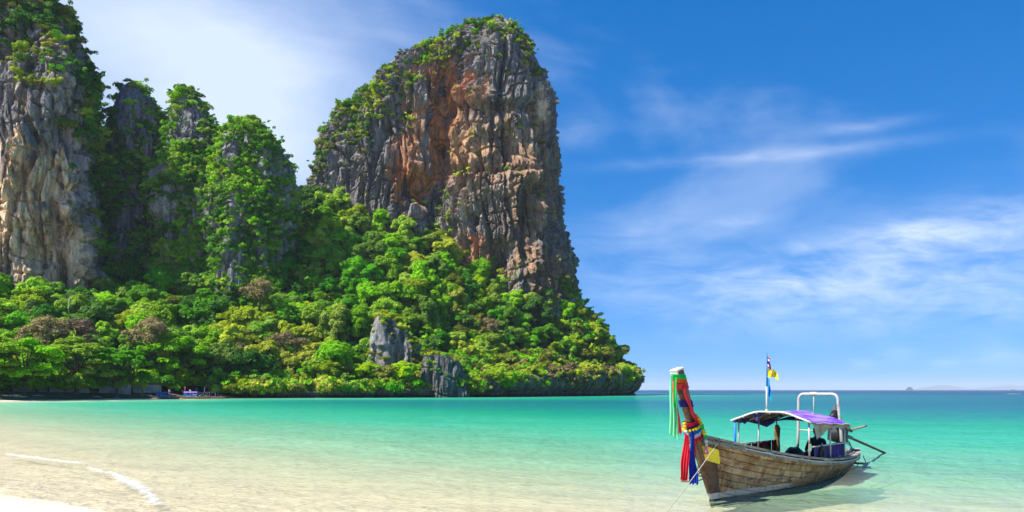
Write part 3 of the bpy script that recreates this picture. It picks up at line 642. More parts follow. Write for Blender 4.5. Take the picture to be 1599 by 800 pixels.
COLW = {'bright': 'bright green', 'green': 'mid green', 'dark': 'dark green', 'yellow': 'yellow green', 'olive': 'olive green', 'dry': 'half bare brown'}

def cliff_mask_depth(X, Y):
    return None
# forest: blue-noise scatter over the hillside, kept off the cliff footprints
FOOT = [(362, 34, (470, 925)), (285, 42, (-320, 183)), (318, 16, (190, 262)), (312, 16, (262, 338)), (302, 18, (330, 455)), (262, 6.5, (566, 654)), (257, 6, (648, 731))]
def in_cliff(x, y):
    for Yc, ry, (a, b) in FOOT:
        xl, xr = (a-CX)/FOC*Yc, (b-CX)/FOC*Yc
        if ((x-(xl+xr)/2)/((xr-xl)/2))**2*1.0+((y-Yc)/ry)**2 < 0.92: return True
    return False
rng = np.random.default_rng(21); pts = []
NC = 26000
cx_ = rng.uniform(-190, 58, NC); cy_ = rng.uniform(176, 385, NC); cz_ = terrain(cx_, cy_); cd_ = -shore_dist(cx_, cy_)
px_, py_ = topx(cx_, cy_, cz_+5)
KEEP = (cz_ > 2.6) & (cd_ > 5.0) & (px_ > -70) & (px_ < 1010)
acc = np.zeros((0, 3)); trees = []
for i in np.nonzero(KEEP)[0]:
    x, y, z = cx_[i], cy_[i], cz_[i]
    if in_cliff(x, y): continue
    if z > 20 and y > 350: continue
    if px_[i] < 200 and y > 262: continue
    if 470 > px_[i] >= 200 and y > 312: continue
    if 566 < px_[i] < 735 and y < 258: continue
    small = (px_[i] > 560 and py_[i] > 500)
    md = 4.4 if small else 5.7
    if len(acc) and np.min(np.hypot(acc[:, 0]-x, acc[:, 1]-y)-0*acc[:, 2]) < md: continue
    acc = np.vstack([acc, (x, y, md)]); trees.append((x, y, z, px_[i], py_[i], small))
print('forest trees', len(trees))
trees.sort(key=lambda t: t[1])
sp_rng = random.Random(4)
def species(px, py):
    n = float(pn(np.array(px*.012), np.array(py*.016), np.array(3.3)))+sp_rng.gauss(0, .28)
    if py > 545 and px > 740 or (px > 860 and py > 500): return 'yellow' if n > .05 else ('olive' if n > -.3 else 'bright')
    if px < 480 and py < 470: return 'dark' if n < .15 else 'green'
    if n > .36: return 'yellow'
    if n > -.08: return 'bright'
    if n > -.42: return 'green'
    if n > -.52: return 'olive'
    return 'dark'
def region(px, py):
    if px < 210: return 'at the foot of the left cliff'
    if px < 470: return 'below the grey rock towers'
    if py > 545 and px > 560: return 'on the low rocks above the waterline'
    if px > 740: return 'on the right shoulder of the headland'
    return 'on the slope beside the tall cliff'
_rgx = {}
for t_ in trees: _rgx.setdefault(region(t_[3], t_[4]), []).append(t_[3])
def HSIDE(px, rg):
    a, b = np.percentile(_rgx[rg], [33, 67]); return 'left side' if px < a else ('right side' if px > b else 'centre')
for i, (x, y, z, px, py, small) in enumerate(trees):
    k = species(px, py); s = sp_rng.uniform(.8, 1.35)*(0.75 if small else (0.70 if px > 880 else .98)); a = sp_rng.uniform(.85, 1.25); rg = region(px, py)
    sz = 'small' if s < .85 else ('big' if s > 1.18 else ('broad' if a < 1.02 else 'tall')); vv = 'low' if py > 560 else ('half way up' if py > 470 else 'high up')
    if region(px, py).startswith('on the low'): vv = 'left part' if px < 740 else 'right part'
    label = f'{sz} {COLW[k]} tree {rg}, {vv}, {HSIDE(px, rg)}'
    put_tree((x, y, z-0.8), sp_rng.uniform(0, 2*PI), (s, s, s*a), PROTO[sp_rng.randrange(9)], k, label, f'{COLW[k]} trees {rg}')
# half bare brown trees
for px, py, Y, s, lab in [(62, 530, 205, 1.15, 'half bare brown tree behind the leafy trees at the left beach'), (118, 528, 210, 1.0, 'half bare brown tree next to another between beach trees and left cliff'),
        (235, 532, 222, 1.2, 'half bare brown tree showing over the big beach tree by the boats'), (447, 545, 250, 1.0, 'half bare brown tree on the slope left of the pale rock outcrop'),
        (378, 560, 246, 0.9, 'half bare tree with pale yellow tips right of the beach trees'), (762, 515, 300, 0.85, 'half bare brown tree in the middle of the right slope'), (990, 590, 342, 0.5, 'small bare bush at the very tip of the headland'),
        (405, 462, 268, 1.1, 'brown grey crowned tree under the green mound')]:
    x, y, z = P(px, py, Y); zt = float(terrain(np.array([x]), np.array([y]))[0])
    put_tree((x, y, max(z-3.6*s, 0.8)), sp_rng.uniform(0, 6), (s*1.1, s*1.1, s), PDRY[sp_rng.randrange(2)], 'dry', lab, None)
# big spreading beach trees
for px, Y, s, rz, k, lab in [(-30, 178, 1.05, 0.3, 'bright', 'wide spreading bright green beach tree cut by the left edge of the view'), (38, 184, .92, 1.7, 'bright', 'wide spreading bright green beach tree in front of the sea wall on the left'),
        (120, 197, 1.0, 2.9, 'bright', 'wide spreading bright green beach tree over the low building'), (182, 205, .92, 4.0, 'green', 'wide spreading green beach tree between the low building and the boats'),
        (268, 226, 1.12, 5.2, 'bright', 'biggest spreading beach tree, standing right behind the beached boats'), (318, 236, .8, .9, 'green', 'smaller spreading beach tree at the right end of the boats'), (80, 214, 1.0, 3.4, 'green', 'spreading beach tree behind the low building')]:
    x = (px-CX)/FOC*Y; z = float(terrain(np.array([x]), np.array([Y]))[0])
    put_tree((x, Y, max(z, .6)-.1), rz, (s, s, s*1.02), PUMB[sp_rng.randrange(3)], k, lab, 'big trees along the beach', name='beach_tree')
# a palm by the beach
def palm(loc, h, label):
    t = tag(empty('palm_tree', loc), label, 'palm tree'); m = MB()
    m.tube([(0, 0, -.5), (.1, 0, h*.4), (.35, .1, h*.8), (.5, .1, h)], [.22, .17, .14, .12], 8); m.build('trunk', BARK, t, True)
    for i in range(16):
        a = i*2*PI/16+.1*i; el = .9-.75*((i*7) % 16)/16; m = MB(); L_ = 3.0; prev = Vector((.5, .1, h)); d = Vector((math.cos(a)*math.cos(el), math.sin(a)*math.cos(el), math.sin(el))); sp_ = [prev]
        for k in range(7): prev = prev+d*(L_/7); d = (d+Vector((0, 0, -.2))).normalized(); sp_.append(prev)
        side = Vector((-math.sin(a), math.cos(a), 0))
        for k in range(7):
            for j in (0, .5):
                q = sp_[k].lerp(sp_[k+1], j)
                for s_ in (-1, 1):
                    e = q+side*s_*.62*(1-.5*k/7)+Vector((0, 0, -.28)); f_ = (sp_[k+1]-sp_[k]).normalized()*.07
                    m.add([q-f_, q+f_, e+f_*2.4, e+f_*1.6], [(0, 1, 2, 3)])
        o = m.build('frond', LEAF['yellow'], t); fattr(o.data, 'tint', np.full(len(o.data.vertices), .3))
for px, Y, h in ((60, 208, 10.5),): palm(((px-CX)/FOC*Y, Y, 1.4), h, 'slender palm tree among the beach trees on the left')

# shrubs and creepers clinging to the rock
SHM = []
for i in range(3):
    rng = np.random.default_rng(320+i); L = [(0, 0, .5, .8, .8)]+[(rng.normal()*.6, rng.normal()*.6, .5+rng.random()*.8, .45+.25*rng.random(), .85) for _ in range(8)]
    C, N = lobes_cloud(L, 700, rng, .2); SHM.append(leaf_mesh('shrub', C, N, .17*(.6+.8*rng.random(len(C))), LEAF['green'], rng))
# scrub too dense to count: points on the rock that carry leaf clumps
SHT = {}
for i, key in enumerate(LEAF):
    rng = np.random.default_rng(300+i); L = [(0, 0, .30, .7, .8)]+[(rng.normal()*.6, rng.normal()*.6, .3+rng.random()*.6, .35+.25*rng.random(), .85) for _ in range(7)]
    C, N = lobes_cloud(L, 300, rng, .3); SHT[key] = bpy.data.objects.new('leaf_clump', leaf_mesh('leaf_clump', C, N+np.array((0, 0, .25)), .19*(.6+.8*rng.random(len(C))), LEAF[key], rng))
def clump_nodes(key):
    t = bpy.data.node_groups.new('clumps_'+key, 'GeometryNodeTree')
    t.interface.new_socket('Geometry', in_out='INPUT', socket_type='NodeSocketGeometry'); t.interface.new_socket('Geometry', in_out='OUTPUT', socket_type='NodeSocketGeometry')
    i = t.nodes.new('NodeGroupInput'); o = t.nodes.new('NodeGroupOutput'); io = t.nodes.new('GeometryNodeInstanceOnPoints'); ob = t.nodes.new('GeometryNodeObjectInfo'); ob.inputs['Object'].default_value = SHT[key]
    def na(nm, dt):
        a = t.nodes.new('GeometryNodeInputNamedAttribute'); a.data_type = dt; a.inputs['Name'].default_value = nm; return a.outputs['Attribute']
    t.links.new(i.outputs[0], io.inputs['Points']); t.links.new(ob.outputs['Geometry'], io.inputs['Instance'])
    t.links.new(na('rot', 'FLOAT_VECTOR'), io.inputs['Rotation']); t.links.new(na('size', 'FLOAT_VECTOR'), io.inputs['Scale']); t.links.new(io.outputs[0], o.inputs[0]); return t
CNG = {k: clump_nodes(k) for k in LEAF}
def scrub(c, w, n, smin, smax, keys, label, seed, name='scrub', out=.25):
    rng = np.random.default_rng(seed); w = np.maximum(w, 0)*c['area']; k = rng.choice(len(w), n, p=w/w.sum()); s = smin+(smax-smin)*rng.random(n)**1.8
    clump = pn(c['V'][k, 0]*.08, c['V'][k, 1]*.08, c['V'][k, 2]*.08+seed); which = np.clip(((clump*.9+.5+rng.normal(size=n)*.25)*len(keys)).astype(int), 0, len(keys)-1)
    for key in dict.fromkeys(keys):
        sel = np.array([keys[q] == key for q in which])
        if not sel.any(): continue
        ii = k[sel]; nn = c['N'][ii]; ss = s[sel]; m_ = len(ii)
        me = bpy.data.meshes.new(name); me.vertices.add(m_); me.vertices.foreach_set('co', (c['V'][ii]+nn*(ss*out)[:, None]).astype(np.float32).ravel())
        rot = np.stack([-nn[:, 1]*-.5+rng.normal(size=m_)*.15, nn[:, 0]*.5+rng.normal(size=m_)*.15, rng.random(m_)*6.28], -1)
        sz = np.stack([ss, ss, ss*(.7+.5*rng.random(m_))], -1)
        for nm, val in (('rot', rot), ('size', sz)):
            at = me.attributes.new(nm, 'FLOAT_VECTOR', 'POINT'); at.data.foreach_set('vector', val.astype(np.float32).ravel())
        o = tag(link(name, me), f'{COLW[key]} {label}', kind='stuff'); md = o.modifiers.new('clumps', 'NODES'); md.node_group = CNG[key]
def blobs(c, lst):
    w = 0
    for dx, dy, sx_, sy_, am in lst: w = w+am*np.exp(-((c['px']-dx)/sx_)**2-((c['py']-dy)/sy_)**2)
    return w
def ledge_w(c): return sstep(.25, .8, c['N'][:, 2])*sstep(.6, -.1, c['N'][:, 1])
def patch(c, f, seed, lo=-.05, hi=.35): v = c['V']; return sstep(lo, hi, fbm(v[:, 0]*f, v[:, 1]*f, v[:, 2]*f+seed, 3))
c = CL['main']
topl = np.interp(c['px'], [490, 510, 540, 600, 650, 700, 760, 800, 840, 870], [235, 200, 178, 118, 93, 62, 34, 45, 95, 160]); below = c['py']-topl
wtop = sstep(52, 6, below)*sstep(.9, .1, c['N'][:, 1])*np.where(c['px'] > 845, .15, 1)*(.25+patch(c, .05, 2))*np.where((c['px'] > 660) & (c['px'] < 850), sstep(58, 30, below), 1)
wtop = wtop+1.2*blobs(c, [(555, 200, 30, 26, .7), (590, 170, 25, 25, .8), (640, 170, 10, 40, .3), (550, 215, 14, 18, .8), (505, 230, 10, 26, .6), (495, 275, 8, 25, .5)])*sstep(.6, 0, c['N'][:, 1])
scrub(c, wtop, 1500, .5, 1.7, ['dark', 'olive', 'green', 'olive', 'yellow'], 'scrub on the top of the tall orange streaked cliff', 1)
scrub(c, ledge_w(c)*.5+blobs(c, [(700, 320, 40, 30, .5), (715, 300, 14, 14, 1), (780, 90, 20, 10, .5), (690, 340, 30, 20, 1), (905, 430, 8, 60, .5), (925, 480, 12, 26, 2), (880, 350, 6, 40, .3)])*sstep(.5, -.1, c['N'][:, 1]), 420, .5, 1.5, ['green', 'olive', 'yellow'], 'tufts on the ledges of the tall orange streaked cliff', 2)
c = CL['left']
wl = (sstep(34, 4, c['py'])*.9+blobs(c, [(150, 130, 26, 90, 1.7), (110, 50, 30, 30, .5), (165, 250, 18, 120, 1.6), (30, 30, 40, 20, .6), (30, 90, 18, 22, 1.0), (115, 30, 30, 30, .9), (172, 330, 12, 70, 1.2), (85, 100, 15, 40, .4), (185, 420, 8, 60, .8)]))*sstep(.75, .1, c['N'][:, 1])
scrub(c, wl*(.2+patch(c, .07, 4)), 2400, .8, 2.5, ['dark', 'dark', 'green', 'olive', 'yellow'], 'scrub clinging to the left cliff', 3)
scrub(c, ledge_w(c), 260, .4, 1.1, ['olive', 'green', 'yellow'], 'tufts on the ledges of the left cliff', 4)
def bare(c, lst): return 1-np.clip(blobs(c, lst), 0, 1)
fc = lambda c: sstep(.6, 0, c['N'][:, 1])
c = CL['spire']; scrub(c, fc(c)*(.25+patch(c, .08, 6))*bare(c, [(205, 168, 22, 24, 1.2), (195, 155, 14, 18, 1)]), 1800, .7, 2.1, ['dark', 'dark', 'green', 'green', 'bright'], 'creepers and bushes on the small rock spire', 5, 'creeper')
c = CL['tower']; scrub(c, fc(c)*(.25+patch(c, .08, 7))*bare(c, [(292, 192, 24, 38, 1.4), (262, 310, 20, 32, 1.1), (330, 320, 14, 20, .9)]), 2700, .7, 2.1, ['dark', 'green', 'green', 'bright', 'bright'], 'creepers and bushes on the blocky rock tower', 6, 'creeper')
c = CL['mound']; scrub(c, fc(c)*(.28+patch(c, .09, 8))*bare(c, [(360, 410, 22, 42, 1.2), (362, 238, 11, 18, 1.2), (445, 380, 8, 26, 1), (404, 260, 8, 14, .8)]), 4600, .6, 1.9, ['dark', 'green', 'green', 'bright', 'bright'], 'creepers draped over the rounded rock tower', 7, 'creeper')
c = CL['ridge']; scrub(c, fc(c)*(.25+patch(c, .08, 16)), 2200, .8, 2.3, ['dark', 'dark', 'green', 'green', 'bright'], 'creepers and bushes on the rock ridge behind the towers', 16, 'creeper')
c = CL['outcrop']; scrub(c, fc(c)*(.05+ledge_w(c))*bare(c, [(600, 535, 26, 34, 1.1)]), 130, .5, 1.3, ['olive', 'yellow'], 'tufts on the pale rock outcrop', 8)
c = CL['foot']; scrub(c, ledge_w(c)+blobs(c, [(685, 565, 20, 10, 1)]), 60, .5, 1.2, ['yellow', 'green'], 'tufts on the low rock buttress', 9)
# single bigger bushes that stand out on the tops
srng = random.Random(9)
def top_bushes(key, w, n, smin, smax, keys, what, group, seed):
    c = CL[key]; rng = np.random.default_rng(seed); w = np.maximum(w, 0)*c['area']
    k = rng.choice(len(w), n, p=w/w.sum(), replace=False)
    lo_, hi_ = np.percentile(c['px'][k], [33, 67])
    for i in k:
        s = srng.uniform(smin, smax); lk = srng.choice(keys)
        o = link('shrub', SHM[srng.randrange(3)]); o.location = c['V'][i]-c['N'][i]*.15*s; o.rotation_euler = (0, 0, srng.uniform(0, 6)); o.scale = (s, s, s*1.05)
        o.material_slots[0].link = 'OBJECT'; o.material_slots[0].material = LEAF[lk]
        sz = 'small' if s < 1.55 else ('big' if s > 1.95 else 'rounded'); bx_ = topx(*o.location)[0]; wh = ('left end' if bx_ < lo_ else ('right end' if bx_ > hi_ else 'middle'))
        tag(o, f'{sz} {COLW[lk]} bush {what}, {wh}', 'bush', f'{COLW[lk]} bushes {what}')
c = CL['main']; top_bushes('main', wtop, 60, 1.0, 1.8, ['green', 'dark', 'yellow', 'olive'], 'on top of the tall cliff', '', 1)
c = CL['left']; top_bushes('left', wl*sstep(.4, -.1, c['N'][:, 1]), 60, 1.3, 2.3, ['green', 'dark', 'olive'], 'clinging to the upper left cliff', '', 2)
for key, what, ks in (('spire', 'clinging to the small rock spire', ['dark', 'green', 'bright']), ('tower', 'clinging to the blocky rock tower', ['dark', 'green']), ('mound', 'growing on the rounded green rock tower', ['green', 'bright', 'bright'])):
    c = CL[key]; top_bushes(key, fc(c)*sstep(.0, .7, c['N'][:, 2])*(.3+patch(c, .09, 8)), 40, 1.3, 2.2, ks, what, '', 3)
# undergrowth over the hillside and bushes hanging over the shore rocks
rng = np.random.default_rng(77); n = 5200
x = rng.uniform(-185, 55, n); y = rng.uniform(180, 372, n); z = terrain(x, y); ok = (z > 1.6) & (-shore_dist(x, y) > 2.5)
hs = dict(V=np.stack([x, y, z], -1)[ok], N=np.tile((0, -.3, .95), (ok.sum(), 1)), area=np.ones(ok.sum()), px=topx(x, y, z)[0][ok], py=topx(x, y, z)[1][ok])
scrub(hs, (hs['px'] > -60)*1.0, 4500, 1.4, 3.2, ['green', 'green', 'bright', 'yellow'], 'undergrowth between the trees of the hillside', 12, 'undergrowth', 0.7)
V = SW.reshape(-1, 3); e1 = np.gradient(SW, axis=0); e2 = np.gradient(SW, axis=1); N = np.cross(e2, e1).reshape(-1, 3); N /= np.linalg.norm(N, axis=1)[:, None]+1e-9; N *= np.sign((-N[:, 1]).mean())
hs = dict(V=V, N=N, area=np.ones(len(V)), px=topx(*V.T)[0], py=topx(*V.T)[1])
scrub(hs, sstep(2.5, 8.5, V[:, 2])*(.06+sstep(0.05, .35, fbm(V[:, 0]*.1, V[:, 1]*.1, V[:, 2]*.1, 3))), 700, .6, 2.3, ['dry', 'olive', 'yellow', 'yellow', 'bright'], 'bushes hanging over the undercut shore rocks', 13)
rng = np.random.default_rng(78); n = 9000; x = rng.uniform(-84, -10, n); y = rng.uniform(226, 262, n); sdl = -shore_dist(x, y); ok = (sdl > 0.3) & (sdl < 13)
x, y, sdl = x[ok], y[ok], sdl[ok]; z = np.maximum(terrain(x, y), 1.4+.25*sdl)
hs = dict(V=np.stack([x, y, z], -1), N=np.tile((.3, -.6, .7), (len(x), 1)), area=np.ones(len(x)), px=topx(x, y, z)[0], py=topx(x, y, z)[1])
scrub(hs, (.08+sstep(-.1, .4, fbm(x*.12, y*.12, 0*x, 3)))*np.where((hs['px'] > 655) & (hs['px'] < 728), .1, 1), 800, .8, 3.0, ['green', 'bright', 'yellow', 'bright', 'olive'], 'bushes overhanging the water along the dark bank', 14)
for px, py, Y, s_, k, lab in [(572, 580, 247, .72, 'yellow', 'low yellow green tree at the foot of the pale rock outcrop'), (603, 588, 247, .62, 'olive', 'low olive tree below the middle of the pale rock outcrop'), (632, 580, 248, .72, 'yellow', 'low yellow green tree right below the pale rock outcrop'),
        (545, 580, 246, .62, 'olive', 'olive tree left of the pale rock outcrop by the water'), (515, 578, 244, .7, 'yellow', 'yellow green tree overhanging the water left of the outcrop'), (480, 585, 243, .6, 'bright', 'bright green tree overhanging the dark bank'), (430, 590, 241, .55, 'bright', 'bright green low tree at the left of the dark bank'), (395, 590, 238, .6, 'green', 'mid green low tree next to the beached boats')]:
    x_, y_, z_ = P(px, py, Y); put_tree((x_, y_, max(z_-4.5*s_, .8)), px, (s_*1.25, s_*1.25, s_), PROTO[int(px) % 9], k, lab, None)

# ------------------------------------------------------------------ the longtail boat moored in the shallows
def wood(name, c1, c2, c3, scale=1.0, paint=False):
    m, g = new_mat(name); tc = g.n('ShaderNodeTexCoord').outputs['Object']; xyz = g.n('ShaderNodeSeparateXYZ', {0: tc})
    oi = g.n('ShaderNodeObjectInfo').outputs['Random']
    v = g.mapping(tc, (0.35*scale, 1.6*scale, 1.6*scale)); off = g.n('ShaderNodeVectorMath', {0: v, 1: g.n('ShaderNodeCombineXYZ', {0: g.math('MULTIPLY', oi, 37.0), 1: 0.0, 2: 0.0}).outputs[0]}, operation='ADD').outputs[0]
    n1 = g.noise(off, 2.2, 7, 0.66, 0.4); n2 = g.noise(g.mapping(tc, (1, 1, 1)), 1.3, 6, 0.65, 0.5); n3 = g.noise(g.mapping(off, (1, 6, 6)), 9.0, 5, 0.7)
    n4 = g.noise(g.mapping(tc, (2.0, 2, 2)), 5.0, 6, 0.7)
    c = g.mix(g.smooth(n1, 0.36, 0.62), c1, c2); c = g.mix(g.smooth(n2, 0.46, 0.64), c, c3)
    c = g.mix(0.8, c, g.ramp(n3, [(0.30, 0.30), (0.48, 0.9), (0.72, 1.3)]), 'MULTIPLY')
    c = g.mix(g.math('MULTIPLY', g.smooth(n4, 0.56, 0.68), 0.8), c, (0.025, 0.019, 0.014))
    dr = g.noise(g.mapping(tc, (2.6, 2.6, .35)), 2.2, 6, .65); c = g.mix(g.math('MULTIPLY', g.smooth(dr, .52, .68), .6), c, (0.05, 0.034, 0.022))
    lt = g.noise(g.mapping(tc, (.8, 1.2, 2.0)), 2.6, 7, .7, .6); c = g.mix(g.math('MULTIPLY', g.smooth(lt, .58, .70), .5), c, (0.60, 0.52, 0.38))
    c = g.mix(1.0, c, g.ramp(oi, [(0.0, 0.70), (1.0, 1.2)]), 'MULTIPLY')
    if paint:
        jz = g.math('ADD', xyz.outputs[2], g.math('MULTIPLY', g.math('SUBTRACT', n4, 0.5), 0.05))
        lo = g.math('SUBTRACT', 0.13, g.math('MULTIPLY', xyz.outputs[0], 0.006))
        flake = g.smooth(g.noise(tc, 14.0, 5, 0.7), 0.62, 0.56)
        rust = g.math('MULTIPLY', g.smooth(g.noise(tc, 0.9, 5, 0.6), 0.5, 0.66), g.smooth(jz, 0.35, 0.75))
        c = g.mix(g.math('MULTIPLY', rust, 0.45), c, (0.30, 0.125, 0.045))
        wp = g.math('MULTIPLY', g.math('MULTIPLY', g.smooth(jz, 0.075, 0.083), g.smooth(jz, 0.215, 0.207)), g.math('MULTIPLY', flake, g.smooth(g.math('ADD', xyz.outputs[0], g.math('MULTIPLY', n2, 1.5)), 4.4, 3.2)))
        c = g.mix(wp, c, (0.62, 0.60, 0.52))
        c = g.mix(g.math('MULTIPLY', g.smooth(jz, 0.078, 0.070), 0.85), c, (0.035, 0.024, 0.016))
        gr = g.math('MULTIPLY', g.math('MULTIPLY', g.smooth(jz, 0.42, 0.20), g.smooth(xyz.outputs[0], 2.5, 5.0)), 0.55)
        c = g.mix(gr, c, (0.05, 0.055, 0.028))
    b = g.n('ShaderNodeBump', {'Strength': 0.6, 'Distance': 0.03, 'Height': g.math('ADD', n3, g.math('MULTIPLY', n4, 0.8))}).outputs[0]
    finish(g, g.n('ShaderNodeBsdfPrincipled', {'Base Color': c, 'Roughness': 0.8, 'Normal': b, 'Specular IOR Level': 0.25}).outputs[0]); return m
HULLW = wood('hull_wood', (0.20, 0.11, 0.055), (0.50, 0.33, 0.165), (0.64, 0.48, 0.27), paint=True)
STEMW = wood('stem_wood', (0.115, 0.065, 0.04), (0.17, 0.105, 0.07), (0.22, 0.15, 0.10), .6, paint=True)
GREYW = wood('grey_wood', (0.30, 0.25, 0.20), (0.45, 0.40, 0.33), (0.22, 0.18, 0.14))
DARKW = wood('dark_wood', (0.07, 0.05, 0.035), (0.12, 0.085, 0.06), (0.16, 0.12, 0.09))
STEEL = plain('weathered_steel', (0.55, 0.52, 0.49), .5, .3, 5, .2, metal=.35, col2=(0.30, 0.19, 0.12), lo=.55, hi=.75)
BLUEP = plain('blue_paint', (0.03, 0.22, 0.62), .45, .2); BLACK = plain('oily_black', (0.022, 0.022, 0.024), .5, .4, 8, .3); RUSTY = plain('rusty_iron', (0.20, 0.10, 0.06), .8, .4, 8, .3)
WHITEP = plain('white_paint', (0.62, 0.60, 0.56), .6, .2, 8); ROPE = plain('rope', (0.62, 0.53, 0.42), .9, .3, 40, .5)
def cloth(name, col, col2=None, trans=.2, stretch=(1, 1, 1), scale=4):
    m, g = new_mat(name); tc = g.n('ShaderNodeTexCoord').outputs['Object']; n = g.noise(g.mapping(tc, stretch), scale, 6, .6); n2 = g.noise(tc, 40, 3, .6)
    c = g.mix(g.smooth(n, .4, .66), col, col2 or tuple(x*.8 for x in col)); c = g.mix(.3, c, g.ramp(n2, [(.3, .75), (.7, 1.0)]), 'MULTIPLY')
    b = g.n('ShaderNodeBump', {'Strength': .25, 'Distance': .02, 'Height': n}).outputs[0]
    d = g.n('ShaderNodeBsdfDiffuse', {'Color': c, 'Normal': b}).outputs[0]; t = g.n('ShaderNodeBsdfTranslucent', {'Color': c}).outputs[0]
    finish(g, g.n('ShaderNodeMixShader', {0: trans, 1: d, 2: t}).outputs[0]); return m
PURPLE = cloth('purple_tarpaulin', (0.15, 0.05, 0.52), (0.40, 0.26, 0.72), .06, (.4, 3, 1), 1.6); LINING = cloth('grey_lining', (0.20, 0.17, 0.19), (0.09, 0.05, 0.09), .05)
DPURP = cloth('dark_purple_cloth', (0.045, 0.035, 0.14), (0.10, 0.08, 0.24), .1, (6, 6, .6), 2); MAROON = cloth('maroon_cloth', (0.13, 0.03, 0.03), (0.05, 0.015, 0.02), .1); PLASTIC = cloth('milky_plastic', (0.52, 0.50, 0.40), (0.42, 0.36, 0.20), .45)
TANC = cloth('tan_cloth', (0.22, 0.16, 0.08), (0.12, 0.08, 0.04), .05)

BT = math.radians(51.0); BE = (math.cos(BT), math.sin(BT))
BMAT = Matrix.Translation((4.31, 17.34, -0.05)) @ Matrix.Rotation(BT, 4, 'Z')
def Lp(s, t, z): return Vector((s, -t, z))                     # s aft of the stem foot, t to port
def BW(s, t, z): return BMAT @ Lp(s, t, z)
_s = [0, .5, 1, 2, 3.4, 5, 6.3, 8, 9.2, 9.8]
def sheer(s): return float(np.interp(s, _s, [1.50, 1.34, 1.19, .97, .765, .625, .56, .52, .55, .60]))
def beam(s): return float(np.interp(s, _s, [.07, .31, .50, .74, .93, 1.0, .96, .76, .48, .16]))
def keelz(s): return float(np.interp(s, [0, .6, 2, 5, 7, 8.6, 9.8], [-.06, -.18, -.28, -.34, -.30, -.20, .04]))
def smooth1(f, s, w=.5): return (f(max(s-w, 0))+2*f(s)+f(min(s+w, 9.8)))/4
def rake(z): return -0.775*max(z, -0.3)/1.5*(1+.12*max(z, 0))
def hull_pt(s, u, side, off=0.0):
    """u 0 keel .. 1 sheer"""
    b = smooth1(beam, s) if s > .4 else beam(s); zs = smooth1(sheer, s) if s > .4 else sheer(s); zk = keelz(s)
    k = min(s/3.0, 1); full = .62+.25*(1-k) if s < 6.5 else .62+.15*(s-6.5)/3.3
    t = b*(u**full*(1-.10*k*u*(1-u))); z = zk+(zs-zk)*u**(1.0+.45*k)
    sa = s+rake(z)*max(0, 1-s/3.2)**1.4
    if s > 7.5: sa += .30*(s-7.5)/2.3*(z-.1)
    return Lp(sa, side*(t+off), z)
def hull_n(s, u, side):
    a = hull_pt(min(s+.05, 9.8), u, side)-hull_pt(max(s-.05, 0), u, side); b = hull_pt(s, min(u+.02, 1), side)-hull_pt(s, max(u-.02, 0), side)
    n = a.cross(b).normalized(); 
    return n if (n.y*-side) > 0 else -n
boat = tag(empty('longtail_boat'), 'weathered wooden longtail boat with purple canopy moored in the shallows', 'boat'); boat.matrix_world = BMAT
# inner shell closes the hull behind the open seams
for_shell = MB(); st = [.02+9.76*i/44 for i in range(45)]
for side in (1, -1):
    rows = [[hull_pt(s, max(u, .0), side)-hull_n(s, max(u, .05), side)*(.05*min(1, .2+s/.8)) for u in (0, .08, .2, .35, .5, .65, .8, .9, .985)] for s in st]; for_shell.sheet(rows)
for_shell.build('inner_hull', DARKW, boat, True)
NS = 9; US = [0]+[((k+1)/NS)**.92 for k in range(NS)]
prng = random.Random(3)
for side in (1, -1):
    for k in range(NS):
        u0, u1 = US[k]+.002, US[k+1]-.004; cuts = [.34]+sorted(prng.uniform(1.6, 8.2) for _ in range(3))+[9.78]
        cuts = [c for i, c in enumerate(cuts) if i == 0 or c-cuts[i-1] > .7 or i == len(cuts)-1]
        for a, b in zip(cuts, cuts[1:]):
            n = max(3, int((b-a)/.28)); rows = []
            pr = prng.uniform(-.003, .006)
            for i in range(n+1):
                s = a+.006+(b-a-.012)*i/n; rows.append([hull_pt(s, u, side)+hull_n(s, max(u, .04), side)*(pr+lap) for u, lap in ((u0, .010), (u0+(u1-u0)*.07, .016), ((u0+u1)/2, .012), (u1-(u1-u0)*.07, .006), (u1, .000))])
            if side > 0: rows = [r[::-1] for r in rows]
            MB().sheet(rows, .034).build('plank', HULLW, boat, True)
# solid stem timber and the tall prow
for side in (1, -1):
    rows = [[hull_pt(s, u, side)+hull_n(max(s, .1), max(u, .05), side)*.022 for u in [i/12 for i in range(13)]] for s in (0.0, .08, .16, .25, .335)]
    if side > 0: rows = [r[::-1] for r in rows]
    MB().sheet(rows, .03).build('stem_cheek', STEMW, boat, True)
m = MB(); rows = []
for i in range(25):
    f = i/24
    if f < .5: z = -.1+1.6*f/.5; c = rake(z)-.015; h = .05+.05*f; wd = .045+.02*f
    else:
        q = (f-.5)/.5; z = 1.50+1.36*q; c = -.93-.74*q**1.06; h = .11+.05*min(q*4, 1)+.02*q; wd = .065+.018*q
    nx, nz = (-.86, -.42) if f < .5 else (-.80, -.55)
    mid = Vector((c+.05+.05*max(0, min(1, (f-.4)*5)), 0, z))
    rows.append([mid+Vector((nx*a*h, sy*wd, nz*a*h*(.55 if f < .94 else .25))) for a, sy in ((1.15, 0), (.9, -.6), (.2, -1), (-.8, -1), (-1, -.7), (-1, .7), (-.8, 1), (.2, 1), (.9, .6), (1.15, 0))])
m.sheet(rows); nc = 10; m.f.append(tuple((24*nc)+j for j in range(nc-1)))
m.build('prow', STEMW, boat, True)
m = MB(); A = Matrix.Rotation(math.radians(-12), 3, 'Y')
m.box((-1.57, 0, 2.86), (.34, .178, .05), A); m.box((-1.685, 0, 2.80), (.06, .172, .12), A); o = m.build('prow_cap', WHITEP, boat); md = o.modifiers.new('b', 'BEVEL'); md.width = .025; md.segments = 2
